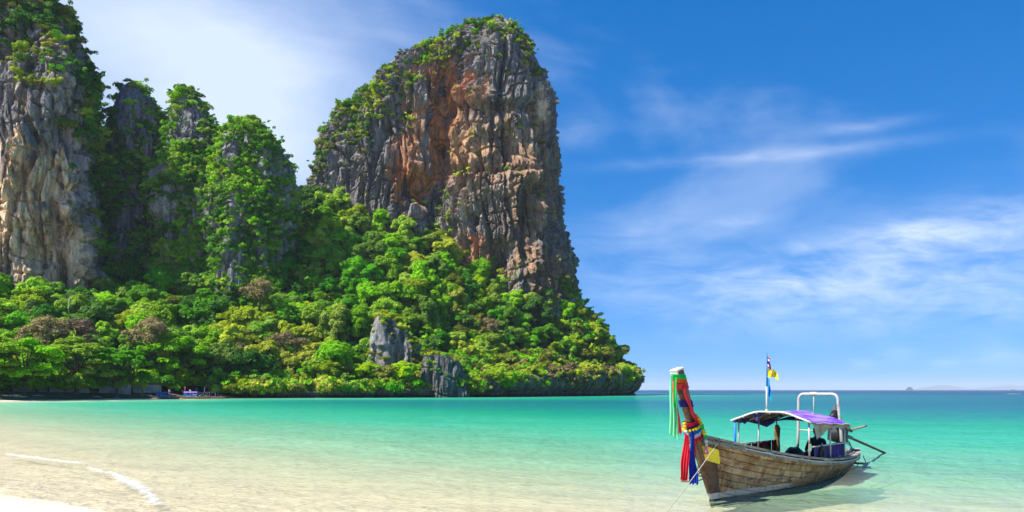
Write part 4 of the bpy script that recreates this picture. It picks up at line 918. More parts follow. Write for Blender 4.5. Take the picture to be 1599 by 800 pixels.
# rails along the sheer
def rail(name, off, dz, w, h, mat, s0=.12, s1=9.75, side=1, nrm=1.0):
    rows = []
    for i in range(49):
        s = s0+(s1-s0)*i/48; p = hull_pt(s, 1, side)+hull_n(s, .97, side)*off+Vector((0, 0, dz)); q = hull_n(s, .97, side); q.z = 0; q.normalize()
        rows.append([p+q*w/2+Vector((0, 0, h/2)), p+q*w/2-Vector((0, 0, h/2)), p-q*w/2-Vector((0, 0, h/2)), p-q*w/2+Vector((0, 0, h/2)), p+q*w/2+Vector((0, 0, h/2))])
    if side < 0: rows = [r[::-1] for r in rows]
    return MB().sheet(rows).build(name, mat, boat)
for side in (1, -1):
    rail('gunwale', -.01, .035, .13, .05, GREYW, side=side); rail('rub_rail', .040, -.055, .035, .075, GREYW, side=side); rail('rub_rail', .050, -.012, .02, .022, WHITEP, 1.0, 9.7, side)
    rail('inner_rail', -.13, .00, .05, .05, GREYW, .5, 9.6, side=side)
# transom and stern deck
m = MB(); m.sheet([[hull_pt(9.8, u, 1)+Vector((.02, 0, 0)) for u in (0, .25, .5, .75, 1)], [hull_pt(9.8, u, -1)+Vector((.02, 0, 0)) for u in (0, .25, .5, .75, 1)]], .04); m.build('transom', GREYW, boat)
for i in range(14):                                             # floor boards
    s = 1.1+i*.6; b = min(beam(s), beam(s+.55))*.80; MB().box(Lp(s+.28, 0, sheer(s)*.35+.02), (.55, 2*b, .03)).build('floor_board', GREYW, boat)
for s in (1.7, 7.6, 8.7):
    MB().box(Lp(s, 0, sheer(s)-.09), (.22, beam(s)*1.86, .045)).build('thwart', GREYW, boat)
for s, zf in ((3.9, .42), (4.9, .40), (5.9, .38)):
    MB().box(Lp(s, -.1, zf), (.36, 1.2, .05)).build('bench', DARKW, boat)
# yellow paint patch on the bow
YEL, g = new_mat('yellow_paint'); tc = g.n('ShaderNodeTexCoord').outputs['Object']; ed = g.n('ShaderNodeAttribute', attribute_name='edge').outputs['Fac']
nn = g.noise(g.mapping(tc, (1.2, 1.2, 4)), 9, 6, .7); a = g.smooth(g.math('SUBTRACT', g.math('ADD', nn, .28), ed), .30, .36)
finish(g, g.n('ShaderNodeMixShader', {0: a, 1: g.n('ShaderNodeBsdfTransparent').outputs[0], 2: g.n('ShaderNodeBsdfPrincipled', {'Base Color': g.mix(g.smooth(nn, .4, .7), (.80, .66, .02), (.66, .50, .02)), 'Roughness': .55}).outputs[0]}).outputs[0])
rows = [[hull_pt(s, u, 1)+hull_n(s, u, 1)*.034 for u in [.67+.22*j/10 for j in range(11)]] for s in [.05+.36*i/12 for i in range(13)]]
o = MB().sheet(rows).build('paint_patch', YEL, boat, True); fattr(o.data, 'edge', [max(0, max(abs(i-6)/6, abs(j-5)/5)**6*.6-.02) for i in range(13) for j in range(11)])
# canopy
def can(s, t):                                                   # s 3.36..6.33, t -1..1
    sag = .012*math.sin(s*7)*math.cos(t*9); return Lp(s, t*1.02, 1.655-.10*(s-3.36)/2.97*(1 if t > 0 else .2)+.265*(1-abs(t)**2.1)-.03*(s-3.36)/2.97+sag)
cn = link('canopy', None, boat)
rows = [[can(3.36+2.97*i/24, -1+2*j/28) for j in range(29)] for i in range(25)]
cn = MB().sheet(rows, .0).build('canopy_sheet', PURPLE, boat, True)
bpy.data.objects.remove(bpy.data.objects['canopy'])
rows = [[can(3.38+2.93*i/20, -.985+1.97*j/24)-Vector((0, 0, .014+.010*math.sin(i*1.7+j)*math.sin(j*.9))) for j in range(25)] for i in range(21)]
MB().sheet(rows).build('canopy_lining', LINING, boat, True)
for i in range(4):
    s = 3.36+2.97*i/3; MB().tube([can(s, -1+2*j/16)-Vector((0, 0, .036 if 0 < i else .012)) for j in range(17)], .022 if i else .026, 6).build('canopy_rib', GREYW if i else WHITEP, boat, True)
for t in (-.99, -.66, -.33, 0, .33, .66, .99):
    MB().tube([can(3.34+3.0*i/8, t)-Vector((0, 0, .052 if abs(t) < .9 else .02)) for i in range(9)], .017, 6).build('canopy_batten', GREYW, boat, True)
# torn flaps
def flap(pts, mat, name='torn_flap', th=0): return MB().sheet(pts, th).build(name, mat, boat, True)
flap([[can(3.5+i*.12, -.93+.02*i)+Vector((0, 0, -.02)) for i in range(6)], [can(3.5+i*.12, -.93+.02*i)+Vector((.02, -.02, -.06-[.02, .05, .04, .1, .05, .03][i])) for i in range(6)]], DPURP)
p0 = can(3.40, -.30); flap([[p0+Vector((.0, -.16, -.02)), p0+Vector((0, .05, -.02)), p0+Vector((0, .24, -.02))], [p0+Vector((0.02, -.06, -.10)), p0+Vector((.02, .06, -.12)), p0+Vector((.02, .16, -.08))], [p0+Vector((.03, .04, -.24)), p0+Vector((.03, .06, -.26)), p0+Vector((.03, .08, -.24))]], DPURP)
flap([[can(3.6+i*.3, -.97)+Vector((0, -.02, 0)) for i in range(10)], [can(3.6+i*.3, -.97)+Vector((0, -.0, -[.05, .08, .05, .07, .1, .14, .18, .22, .17, .1][i])) for i in range(10)]], DPURP)
flap([[can(5.6+i*.1, .15+.0*i)+Vector((0, 0, -.06)) for i in range(7)], [can(5.6+i*.1, .05)+Vector((0, .05, -.17-.06*math.sin(i))) for i in range(7)], [can(5.6+i*.1, -.45)+Vector((0, 0, -.16-.05*math.sin(i*1.3))) for i in range(7)], [can(5.6+i*.1, -.9)+Vector((0, 0, -.10)) for i in range(7)]], DPURP)
rows = []
for j in range(6):
    rows.append([can(3.42+2.95*i/14, 1.0)+Vector((0, -.02-.02*j*(1-i/14)-.006*math.sin(i*1.3+j), -.03-j*(.075*max(.15, 1-i/6.5) if i < 7 else .020+.006*math.sin(i*2)))) for i in range(15)])
flap(rows, PLASTIC, 'plastic_flap')
m = MB()
for i in range(26): m.tube([can(3.42+i*.115, 1.0)+Vector((0, -.03, .0)), can(3.47+i*.115, 1.0)+Vector((0, -.035, -.055))], .016, 5)
m.build('edge_fringe', GREYW, boat)
# posts and rails
def post(s, t, mat, r=.022, z1=None, s2=None, t2=None, name='canopy_post'):
    tp = can(s, max(-1, min(1, t/1.0*.97))) if z1 is None else Lp(s, t, z1)
    MB().tube([Lp(s2 if s2 else s, t2 if t2 else t, sheer(s)+.02), tp], r, 8).build(name, mat, boat, True)
post(3.42, -.94, BLUEP, .032); post(3.62, -.93, STEEL); post(5.0, -.95, STEEL); post(6.28, -.94, STEEL)
post(3.5, .93, STEEL); post(5.03, .95, STEEL); post(6.28, .94, STEEL)
m = MB(); pts = [Lp(6.28, -.93, .62), Lp(6.28, -.93, .80), Lp(6.28, -.92, 1.0), Lp(6.28, -.92, 1.2), Lp(6.28, -.92, 1.36), Lp(6.28, -.92, 1.46)]; m.tube(pts, [.09, .10, .075, .085, .095, .04], 9)
m.build('rolled_curtain', TANC, boat, True)
for t, s0 in ((-.95, 3.5), (.94, 3.5)):
    MB().tube([Lp(s0, t, 1.05), Lp(5.0, t, 1.04), Lp(6.4, t, 1.02)], .018, 6).build('side_rail', STEEL, boat, True)
for k in range(5):                                               # maroon side cloths on the far rail, dark purple ones on the near rail
    a = 4.15+k*.43; MB().sheet([[Lp(a+.39*i/6, -.94-.03*math.sin(i*1.3+k), 1.03-.30*j/3-.015*math.sin(i+j)) for i in range(7)] for j in range(4)]).build('side_cloth', MAROON, boat, True)
for a, b in ((3.9, 4.20), (4.42, 5.14), (5.18, 6.36)):
    n = int((b-a)/.05); MB().sheet([[Lp(a+(b-a)*i/n, .90+.03*math.sin(i*1.25)+.004*j, 1.05-.36*j/5-.01*math.sin(i*.7)) for i in range(n+1)] for j in range(6)]).build('side_cloth', DPURP, boat, True)
m = MB(); m.tube([Lp(4.33+.12*math.cos(q*PI/10), .955, .86+.15*math.sin(q*PI/10)) for q in range(20)], .05, 8, True); m.build('tyre_fender', BLACK, boat, True)
# hoop over the stern
pts = [Lp(7.0, -.60, .35), Lp(7.0, -.57, 1.2), Lp(6.98, -.55, 2.1)]+[Lp(6.97, -.55+.15*(1-math.cos(q)), 2.16+.17*math.sin(q)) for q in [k*PI/12 for k in range(1, 7)]]+[Lp(6.97, .40+.15*math.sin(q), 2.33-.17*(1-math.cos(q))) for q in [k*PI/12 for k in range(0, 7)]]+[Lp(7.0, .62, 1.3), Lp(7.05, .66, .4)]
MB().tube(pts, .042, 10).build('stern_hoop', STEEL, boat, True)
m = MB(); m.tube([Lp(6.97, -.12, 2.33), Lp(6.97, -.12, 1.6)], .012, 6); m.tube([Lp(6.97, -.2+.02*k, 2.335) for k in range(9)], .055, 8); m.build('hoop_lashing', ROPE, boat, True)
MB().tube([Lp(6.99, -.58, 1.30), Lp(6.99, .0, 1.28)], .02, 6).build('cross_bar', STEEL, boat, True)
# engine on its swivel with the long tail shaft
en = link('engine', None, boat); bpy.data.objects.remove(en)
m = MB(); A = Matrix.Rotation(math.radians(10), 3, 'Y')
m.box(Lp(8.62, .05, 1.10), (.62, .42, .38), A); m.box(Lp(8.50, .05, 1.36), (.34, .34, .20), A); m.box(Lp(8.85, .12, 1.32), (.22, .22, .16), A); m.ball(Lp(8.30, .05, 1.12), .19, 10, 8, (.5, 1, 1)); m.tube([Lp(8.3, .28, 1.2), Lp(8.8, .30, 1.28), Lp(9.1, .3, 1.2)], .05, 8)
eng = m.build('engine', BLACK, boat); md = eng.modifiers.new('b', 'BEVEL'); md.width = .03; md.segments = 2
MB().tube([Lp(8.05, .05, 1.62), Lp(8.3, .05, 1.74), Lp(8.62, .05, 1.60), Lp(8.8, .05, 1.45)], [.10, .12, .11, .05], 8).build('air_filter', BLACK, eng, True)
MB().tube([Lp(8.35, .05, 1.5), Lp(8.33, .05, 1.98)], .04, 8).build('exhaust_stack', RUSTY, eng, True)
MB().tube([Lp(8.9, .25, 1.22), Lp(9.35, .55, 1.33), Lp(9.5, .62, 1.36)], .035, 8).build('tiller_handle', GREYW, eng, True)
MB().tube([Lp(8.62, .05, .4), Lp(8.62, .05, .95)], .06, 8).build('engine_mount', RUSTY, boat, True)
MB().tube([Lp(8.9, .05, 1.12), Lp(10.4, -.08, .92)], .062, 8).build('shaft_housing', BLACK, boat, True)
MB().tube([Lp(10.3, -.07, .93), Lp(16.2, -.45, .03), Lp(16.9, -.50, -.10)], .045, 8).build('tail_shaft', DARKW, boat, True)
m = MB(); m.ball(Lp(16.9, -.5, -.1), .06, 8, 6)
for q in (0, 2.1, 4.2): m.sheet([[Lp(16.9, -.5, -.1), Lp(16.96, -.5+.06*math.cos(q+.6), -.1+.06*math.sin(q+.6))], [Lp(16.88, -.5+.17*math.cos(q), -.1+.17*math.sin(q)), Lp(16.95, -.5+.16*math.cos(q+.4), -.1+.16*math.sin(q+.4))]], .01)
m.build('propeller', RUSTY, boat)
m = MB(); m.sheet([[Lp(9.72, .0+.25*k, .20) for k in range(3)], [Lp(10.2, .0+.25*k, .18) for k in range(3)]], .05); o = m.build('stern_step', GREYW, boat)
m = MB(); m.tube([Lp(9.75, .46, .42), Lp(10.05, .46, .2)], .018, 6); m.tube([Lp(9.75, .05, .42), Lp(10.05, .05, .2)], .018, 6); m.tube([Lp(9.7, .5, .02), Lp(10.2, .5, .16)], .025, 6); m.build('step_bracket', STEEL, boat, True)
# boarding ladder under the bow on the far side
m = MB(); IB = BMAT.inverted(); Q = lambda px, py, Y: IB @ Vector(P(px, py, Y))
c1, c2, d1, d2 = Q(1064, 752, 17.2), Q(1084, 753, 16.9), Q(1101, 733, 17.35), Q(1104, 746, 17.3)
m.tube([Q(1068, 738, 17.2), c1, c2, Q(1086, 740, 16.9), Q(1094, 720, 17.1)], .016, 6); m.tube([c2, d2], .014, 6); m.tube([Q(1086, 742, 16.9), d2], .014, 6); m.tube([Q(1080, 748, 17.0), d1], .014, 6); m.tube([Q(1088, 735, 17.0), Q(1099, 741, 17.2)], .012, 6); m.tube([Q(1066, 746, 17.2), Q(1085, 747, 16.9)], .012, 6)
m.build('bow_ladder', RUSTY, boat, True)
# flag staff on the canopy
a = can(3.42, -.10); MB().tube([a+Vector((0, 0, -.05)), a+Vector((0, 0, .62))], .022, 8).build('flag_staff', WHITEP, boat, True)
MB().tube([a+Vector((0, 0, .60)), a+Vector((0, 0, 1.48))], .014, 8).build('flag_staff', BLUEP, boat, True)
MB().tube([a+Vector((-.0, 0, -.02)), a+Vector((0, 0, .05))], .045, 8).build('staff_socket', STEEL, boat, True)
# things aboard and tied on: each its own object
def flag(z0, z1, ln, dirx, label, stripes):
    t = tag(empty('flag'), label, 'flag', 'flags on the canopy staff'); base = BW(3.42, -.10, can(3.42, -.10).z+z0)
    t.location = base; n = len(stripes)
    tot = sum(w for _, w in stripes); acc_ = 0
    for mat, w in stripes:
        q0, q1 = acc_/tot, (acc_+w)/tot; acc_ += w; rows = []
        for j in range(4):
            q = q0+(q1-q0)*j/3; row = []
            for i in range(11):
                f = i/10; dr = -.62*f*ln*dirx[1]
                row.append(Vector((dirx[0]*ln*f*.9, .05*math.sin(f*9+q*2)*f**.5, (z1-z0)*(1-q)+dr*(1+.3*f)*(1-.15*q)-.03*math.sin(f*7))))
            rows.append(row)
        MB().sheet(rows).build('stripe', mat, t, True)
    return t
FR = cloth('flag_red', (.68, .03, .05)); FWH = cloth('flag_white', (.80, .80, .82)); FBL = cloth('flag_navy', (.04, .03, .26)); FY = cloth('flag_yellow', (.85, .68, .03)); FC = cloth('flag_blue', (.02, .32, .72))
# staff foot is about 1.88 m up
flag(1.16, 1.46, .30, (.42, 1.2), 'small red white and navy striped flag at the top of the staff', [(FR, 1), (FWH, 1), (FBL, 2), (FWH, 1), (FR, 1)])
flag(.90, 1.10, .36, (.85, .45), 'small yellow flag under the striped flag', [(FY, 1)])
flag(.52, .95, .26, (.42, 1.6), 'small light blue flag hanging lowest on the staff', [(FC, 1)])
# prow decorations
def prow_axis(q): return Vector((-.83-.74*(max(q, 0)**1.06+min(q, 0)), 0, 1.50+1.36*q))
def wrap(name, label, q0, q1, mats, cat, slope=0.0, r=1.12, n=18, sub=None):
    """cloth wound round the prow between heights q0 and q1 of the timber"""
    m = MB(); rows = []
    for j in range(7):
        row = []
        for i in range(n+1):
            a = 2*PI*i/n; q = q0+(q1-q0)*j/6+slope*math.cos(a)*.5; c = prow_axis(q)
            rr = r*(1+.05*math.sin(a*3+j*1.9)+.05*math.sin(j*2.6)); row.append(BMAT @ (c+Vector((-.165*rr*math.cos(a), .100*rr*math.sin(a), -.06*rr*math.cos(a)))))
        rows.append(row)
    m.sheet(rows); return tag(m.build(name, mats, None, True, True), label, cat, 'cloths tied round the prow')
GRN = cloth('mint_ribbon', (.22, .80, .40), (.30, .86, .50), .3, scale=2); GR2 = cloth('green_ribbon', (.02, .66, .12), None, .3); ORG = cloth('orange_ribbon', (.82, .17, .03), None, .3); CORAL = cloth('coral_ribbon', (.80, .07, .09), None, .3)
RED = cloth('red_sash', (.62, .02, .035), (.72, .04, .06), .3, (3, 3, .3)); BLU = cloth('blue_sash', (.015, .04, .36), (.02, .07, .50), .3, (3, 3, .3)); NAVY = cloth('navy_cloth', (.03, .03, .20)); SKYB = cloth('blue_cloth', (.02, .20, .60)); WHC = cloth('white_cloth', (.75, .73, .72))
YG = cloth('yellow_garland', (.82, .62, .02)); PKG = cloth('pink_tassel', (.72, .22, .22), (.85, .70, .65))
wrap('ribbon', 'green ribbon wound just under the white prow tip', .86, .93, GR2, 'ribbon', .10, 1.14)
wrap('ribbon', 'orange ribbon wound below the green one at the prow tip', .80, .86, ORG, 'ribbon', .10, 1.12); wrap('ribbon', 'coral red ribbon wound below the orange one', .72, .80, CORAL, 'ribbon', .07, 1.14)
wrap('ribbon', 'navy cloth tied round the middle of the prow', .44, .54, NAVY, 'ribbon', .10, 1.12)
wrap('ribbon', 'white and red cloth knotted at the foot of the prow', .00, .05, WHC, 'ribbon', 0, 1.42); wrap('ribbon', 'red cloth knotted lowest at the foot of the prow', -.06, .0, FR, 'ribbon', 0, 1.45); wrap('ribbon', 'bright blue cloth under the yellow garland', .05, .11, SKYB, 'ribbon', 0, 1.45)
wrap('ribbon', 'red cloth band above the yellow garland', .17, .23, FR, 'ribbon', 0.03, 1.28); wrap('ribbon', 'thin navy band between the red band and the garland', .155, .175, NAVY, 'ribbon', 0.02, 1.34)
def hanging(name, label, mat, s, t, z0, z1, w0, w1, drift=(0, 0), cat='ribbon', folds=3, seed=0, face=(0.3, 1), n=16):
    """a strip hanging from (s, t, z0) down to z1, width w0 to w1, spread along the boat and across it"""
    rg = random.Random(seed); rows = []; f = Vector((face[0], face[1], 0)).normalized(); nrm = Vector((-f.y, f.x, 0))
    for j in range(n+1):
        q = j/n; w = (w0+(w1-w0)*q)*(1+.16*math.sin(q*6+seed*2.3)); tw_ = .5*math.sin(q*3.2+seed*1.9); f = Vector((face[0]*math.cos(tw_)-face[1]*math.sin(tw_), face[0]*math.sin(tw_)+face[1]*math.cos(tw_), 0)).normalized(); nrm = Vector((-f.y, f.x, 0)); c = Lp(s+drift[0]*q+.012*math.sin(q*9+seed), t+drift[1]*q, z0+(z1-z0)*q); row = []
        for i in range(13):
            k = i/12-.5; row.append(BMAT @ (c+f*(k*w)+nrm*(.024*(.4+q)*math.sin(k*folds*2*PI+q*2.5+seed)+.03*q*math.sin(q*5+seed*1.7))+Vector((0, 0, (-.05*rg.random()-.10*k*math.sin(seed*3.1))*q**3))))
        rows.append(row)
    return tag(MB().sheet(rows).build(name, mat, None, True, True), label, cat, 'ribbons hanging from the prow')
# across = local y; the strips face the camera (port bow)
hanging('ribbon', 'long pale mint ribbon hanging from the prow tip', GRN, -1.82, .00, 2.74, 1.58, .07, .13, (.05, .02), folds=2, seed=1, face=(.8, -.55))
hanging('ribbon', 'narrow bright green ribbon hanging over the pale mint one', GR2, -1.76, .06, 2.70, 1.72, .05, .05, (.03, .0), folds=1, seed=2, face=(.8, -.55))
hanging('ribbon', 'shorter pale mint ribbon tail in front of the long one', GRN, -1.74, .04, 2.4, 1.50, .04, .09, (.05, .02), folds=1, seed=8, face=(.8, -.55))
hanging('ribbon', 'orange ribbon hanging behind the mint ribbons', ORG, -1.66, -.04, 2.6, 1.62, .05, .07, (.10, 0), folds=1, seed=3, face=(.8, -.55))
hanging('ribbon', 'coral red ribbon hanging beside the mint ribbons', CORAL, -1.58, -.02, 2.45, 1.58, .06, .12, (.12, 0), folds=1, seed=4, face=(.8, -.55))
# red sash slung down to the knot
rows = []
for j in range(17):
    q = j/16; c = prow_axis(.74-.60*q**1.0); c = c+Vector((-.15+.36*q, -.125, -.04-.13*math.sin(q*PI)*0.8+.02)); rows.append([BMAT @ (c+Vector((.035*k, -.01*math.sin(k*3+j), .055*k))) for k in (-1, -.5, 0, .5, 1)])
tag(MB().sheet(rows).build('sash', CORAL, None, True, True), 'coral red sash slung from the upper prow down to the knot', 'sash')
hanging('sash', 'long red sash hanging left of the blue one under the prow', RED, -1.16, .02, 1.56, .62, .09, .19, (-.16, .0), 'sash', 3, 5, (.8, -.55)); hanging('sash', 'long red sash hanging right of the blue one under the prow', RED, -.98, .04, 1.56, .55, .07, .17, (.06, .02), 'sash', 3, 6, (.8, -.55))
hanging('sash', 'long blue sash hanging from the knot of the prow', BLU, -1.08, .10, 1.64, .55, .10, .19, (-.02, .03), 'sash', 4, 7, (.8, -.55))
def garland(label, pts, mat, r, tassel=True):
    t = tag(empty('garland'), label, 'garland', 'flower garlands on the prow'); b = BMAT @ Vector(pts[0]); t.location = b; P_ = [BMAT @ Vector(p)-b for p in pts]
    L_ = [P_[0]]
    for a, c in zip(P_, P_[1:]):
        k = max(1, int((c-a).length/(r*1.3)))
        L_ += [a.lerp(c, i/k) for i in range(1, k+1)]
    for i, p in enumerate(L_): MB().ball(p, r*(1+.15*math.sin(i*2.1)), 8, 6).build('flower', mat[i*len(mat)//len(L_)] if len(mat) > 1 else mat[0], t, True)
    if tassel:
        m = MB(); rg = random.Random(2); e = L_[-1]
        for k in range(14): m.tube([e, e+Vector((rg.uniform(-.03, .03), rg.uniform(-.03, .03), -.08)), e+Vector((rg.uniform(-.07, .07), rg.uniform(-.07, .07), -.17-.04*rg.random()))], [.012, .012, .018], 5)
        m.build('tassel', PKG, t)
k0 = prow_axis(.13)
ring = [k0+Vector((-.215*math.cos(a), .15*math.sin(a), -.07*math.cos(a))) for a in [2*PI*i/16 for i in range(17)]]
garland('yellow flower garland ring round the foot of the prow', ring, [YG], .035, False)
garland('yellow and green flower garland with pink tassel on the near side of the knot', [prow_axis(.30)+Vector((.13, -.10, 0)), prow_axis(.24)+Vector((.17, -.14, -.02)), prow_axis(.15)+Vector((.17, -.17, -.05)), prow_axis(.02)+Vector((.17, -.19, -.08)), prow_axis(-.08)+Vector((.13, -.20, -.08))], [YG, YG, GR2, YG, GR2, WHC], .04)
garland('white and yellow flower garland with pink tassel on the front of the knot', [prow_axis(.26)+Vector((-.20, .02, -.1)), prow_axis(.16)+Vector((-.24, 0, -.12)), prow_axis(.06)+Vector((-.22, -.03, -.13)), prow_axis(-.05)+Vector((-.20, -.05, -.12))], [YG, WHC, WHC, YG], .036)
# ropes
def rope(label, pts, r=.012, sag=0, n=14, mat=None, group=None):
    P_ = []
    for a, b in zip(pts, pts[1:]):
        a, b = Vector(a), Vector(b)
        for i in range(n): P_.append(a.lerp(b, i/n)-Vector((0, 0, sag*math.sin(PI*i/n))))
    P_.append(Vector(pts[-1])); return tag(MB().tube(P_, r, 6).build('rope', mat or ROPE, None, True, True), label, 'rope')
rope('pale mooring rope running from the bow down towards the beach', [hull_pt(.42, 1, -1), ] and [BMAT @ (hull_pt(.42, 1, 1)+Vector((0, .12, .06))), BMAT @ (hull_pt(.42, 1, 1)+Vector((0, -.07, .05))), Vector((1.7, 11.5, .0)), Vector((1.2, 10.6, -.12))], .0075, .05)
rope('dark stern line trailing from the stern into the sea', [BW(9.9, .1, .55), BW(10.2, .1, .2), BW(11.5, -.2, .05), BW(17.5, -1.2, .03), BW(19, -1.6, -.1)], .018, .02, mat=DARKW)
t = tag(empty('rope_coil'), 'coil of pale rope lying on the stern rim', 'rope'); t.location = BW(9.15, .1, .66)
for k in range(3): MB().tube([Vector((.22*math.cos(q*PI/9)*(1-.1*k), .10*math.sin(q*PI/9), .16*math.sin(q*PI/9)*(1+.1*k)+.05*k)) for q in range(18)], .016, 6, True).build('rope_loop', ROPE, t, True)
m = MB(); m.ball((0, 0, .16), .30, 14, 9, (1.3, .8, .6)); o = m.build('bag', BLACK, None, True); tag(o, 'black bag lying on the gunwale behind the rolled curtain', 'bag'); o.location = BW(6.75, -.60, .46); o.rotation_euler = (0, 0, BT)
for v_ in o.data.vertices: v_.co += v_.normal*.03*math.sin(v_.co.x*17+v_.co.y*23)
# the boatman
def person(label):
    t = tag(empty('person'), label, 'person'); t.matrix_world = BMAT @ Matrix.Translation(Lp(6.60, .10, .50)) @ Matrix.Rotation(PI, 4, 'Z')    # +x of the figure looks to the bow
    J = {'pel': ((0, 0, .10), .15), 'wst': ((.02, 0, .28), .135), 'chs': ((.03, 0, .46), .155), 'nkb': ((.02, 0, .58), .085), 'nck': ((.04, 0, .64), .055), 'hd0': ((.065, 0, .71), .075)}
    E = [('pel', 'wst'), ('wst', 'chs'), ('chs', 'nkb'), ('nkb', 'nck'), ('nck', 'hd0')]
    for sd, y in (('l', 1), ('r', -1)):
        J.update({sd+'hip': ((.04, y*.10, .09), .105), sd+'kne': ((.46, y*.16, .13), .075), sd+'ank': ((.52, y*.15, -.27), .045), sd+'toe': ((.68, y*.17, -.33), .035), sd+'sho': ((.02, y*.19, .54), .070), sd+'elb': ((.10, y*.27, .28), .048), sd+'wri': ((.34, y*.17, .22), .033)})
        E += [('pel', sd+'hip'), (sd+'hip', sd+'kne'), (sd+'kne', sd+'ank'), (sd+'ank', sd+'toe'), ('nkb', sd+'sho'), (sd+'sho', sd+'elb'), (sd+'elb', sd+'wri')]
        J[sd+'plm'] = ((.42, y*.15, .21), .036); E.append((sd+'wri', sd+'plm'))
        for f in range(4):
            J[f'{sd}f{f}a'] = ((.47, y*(.185-.022*f), .20), .010); J[f'{sd}f{f}b'] = ((.515-.006*abs(f-1.3), y*(.187-.022*f), .17), .009); E += [(sd+'plm', f'{sd}f{f}a'), (f'{sd}f{f}a', f'{sd}f{f}b')]
        J[sd+'th'] = ((.43, y*.10, .20), .011); J[sd+'th2'] = ((.47, y*.085, .18), .009); E += [(sd+'plm', sd+'th'), (sd+'th', sd+'th2')]
    names = list(J); me = bpy.data.meshes.new('body'); me.from_pydata([J[n_][0] for n_ in names], [(names.index(a), names.index(b)) for a, b in E], []); o = link('body', me, t)
    sk = o.modifiers.new('skin', 'SKIN'); sk.use_smooth_shade = True
    for n_, v_ in zip(names, me.skin_vertices[0].data): v_.radius = (J[n_][1],)*2; v_.use_root = n_ == 'pel'
    sb = o.modifiers.new('sub', 'SUBSURF'); sb.levels = 1; sb.render_levels = 2
    m, g = new_mat('boatman'); oc = g.n('ShaderNodeSeparateXYZ', {0: g.n('ShaderNodeTexCoord').outputs['Object']}); 
    skin_ = g.math('MAXIMUM', g.math('MAXIMUM', g.smooth(oc.outputs[2], .605, .615), g.math('MULTIPLY', g.smooth(oc.outputs[0], .24, .25), g.smooth(oc.outputs[2], .165, .175))), g.smooth(oc.outputs[2], -.20, -.21))
    n_ = g.noise(g.n('ShaderNodeTexCoord').outputs['Object'], 14, 4, .6)
    finish(g, g.n('ShaderNodeBsdfPrincipled', {'Base Color': g.mix(skin_, g.mix(n_, (.012, .012, .014), (.025, .024, .026)), (.13, .065, .038)), 'Roughness': .75}).outputs[0]); me.materials.append(m)
    SKIN = plain('skin', (.14, .07, .04), .6, .15); HAIR = plain('hair', (.008, .008, .009), .6, .2)
    h = MB().ball((.075, 0, .795), .105, 16, 12, (.95, .78, 1.18)).build('head', SKIN, t, True)
    for v_ in h.data.vertices:                                   # chin and face planes
        c = v_.co
        if c.z < .76: c.x += (.76-c.z)*.25; c.y *= 1-(.76-c.z)*2.2
    m = MB(); m.ball((.055, 0, .825), .115, 16, 10, (.98, .80, 1.0)); hr = m.build('hair', HAIR, t, True)
    for v_ in hr.data.vertices:
        c = v_.co
        if c.x > .10 and c.z < .845: c.x = .10-(c.x-.10)*.5
        if c.z < .76: c.z = .76
    MB().ball((.178, 0, .785), .018, 8, 6, (1.1, .8, 1.5)).build('nose', SKIN, h, True)
    for y in (1, -1):
        MB().ball((.070, y*.084, .79), .026, 8, 6, (.7, .35, 1.1)).build('ear', SKIN, h, True); MB().ball((.165, y*.034, .812), .011, 8, 6, (.5, 1.2, .7)).build('eye', BLACK, h, True)
    MB().ball((.172, 0, .742), .016, 8, 5, (.5, 1.5, .5)).build('mouth', plain('lips', (.16, .06, .05), .6, .1), h, True)
person('boatman in dark clothes sitting under the canopy near the stern')

# ------------------------------------------------------------------ far beach: wall, low building, beached boats
CONC = plain('concrete', (0.36, 0.33, 0.29), .9, .4, .8, .2, col2=(0.22, 0.20, 0.175)); TILE = plain('roof_tile', (0.42, 0.17, 0.085), .85, .4, 1.2, .3); WALLM = plain('painted_wall', (0.42, 0.36, 0.28), .9, .3, .6); GLASSD = plain('dark_glass', (0.03, 0.04, 0.045), .15, .3, 1, .0, spec=.6); FRAMEM = plain('window_frame', (0.55, 0.50, 0.44), .7, .2)
def tz(x, y): return float(terrain(np.array([x]), np.array([y]))[0])
wl_ = tag(empty('sea_wall', (*P(120, 0, 199)[:2], 1.0)), 'broken grey concrete sea wall under the beach trees', 'wall')
for px0, px1, Y0, Y1, h, lean in [(20, 56, 183, 187, 1.7, .05), (59, 76, 186, 188, 1.9, .10), (78, 101, 187, 190, 2.4, .16), (104, 140, 190, 195, 2.5, .12), (155, 205, 198, 203, 2.4, .03), (208, 252, 205, 211, 2.4, 0)]:
    a = Vector(P(px0, 0, Y0+6)[:2]+(.8,)); b = Vector(P(px1, 0, Y1+6)[:2]+(.8,)); d = (b-a).normalized(); nrm = Vector((d.y, -d.x, 0)); up = Vector((0, 0, h+.6))+nrm*-lean*h; n = 6
    m = MB(); rows = [[a.lerp(b, i/n)+up*j/3+d*(lean*1.2*j/3*(1 if i == 0 else (-1 if i == n else 0))) for i in range(n+1)] for j in range(4)]
    m.sheet(rows, .30); m.build('wall_panel', CONC, wl_, xf=Matrix.Translation(-wl_.location))
house = tag(empty('beach_house'), 'low tiled roof building half hidden behind the sea wall and trees', 'building'); hx, hy, _ = P(140, 0, 222); house.location = (hx, hy, 1.4); house.rotation_euler = (0, 0, .42)
m = MB(); m.box((0, 0, 1.5), (17, 6, 3.0)); m.build('wall', WALLM, house)
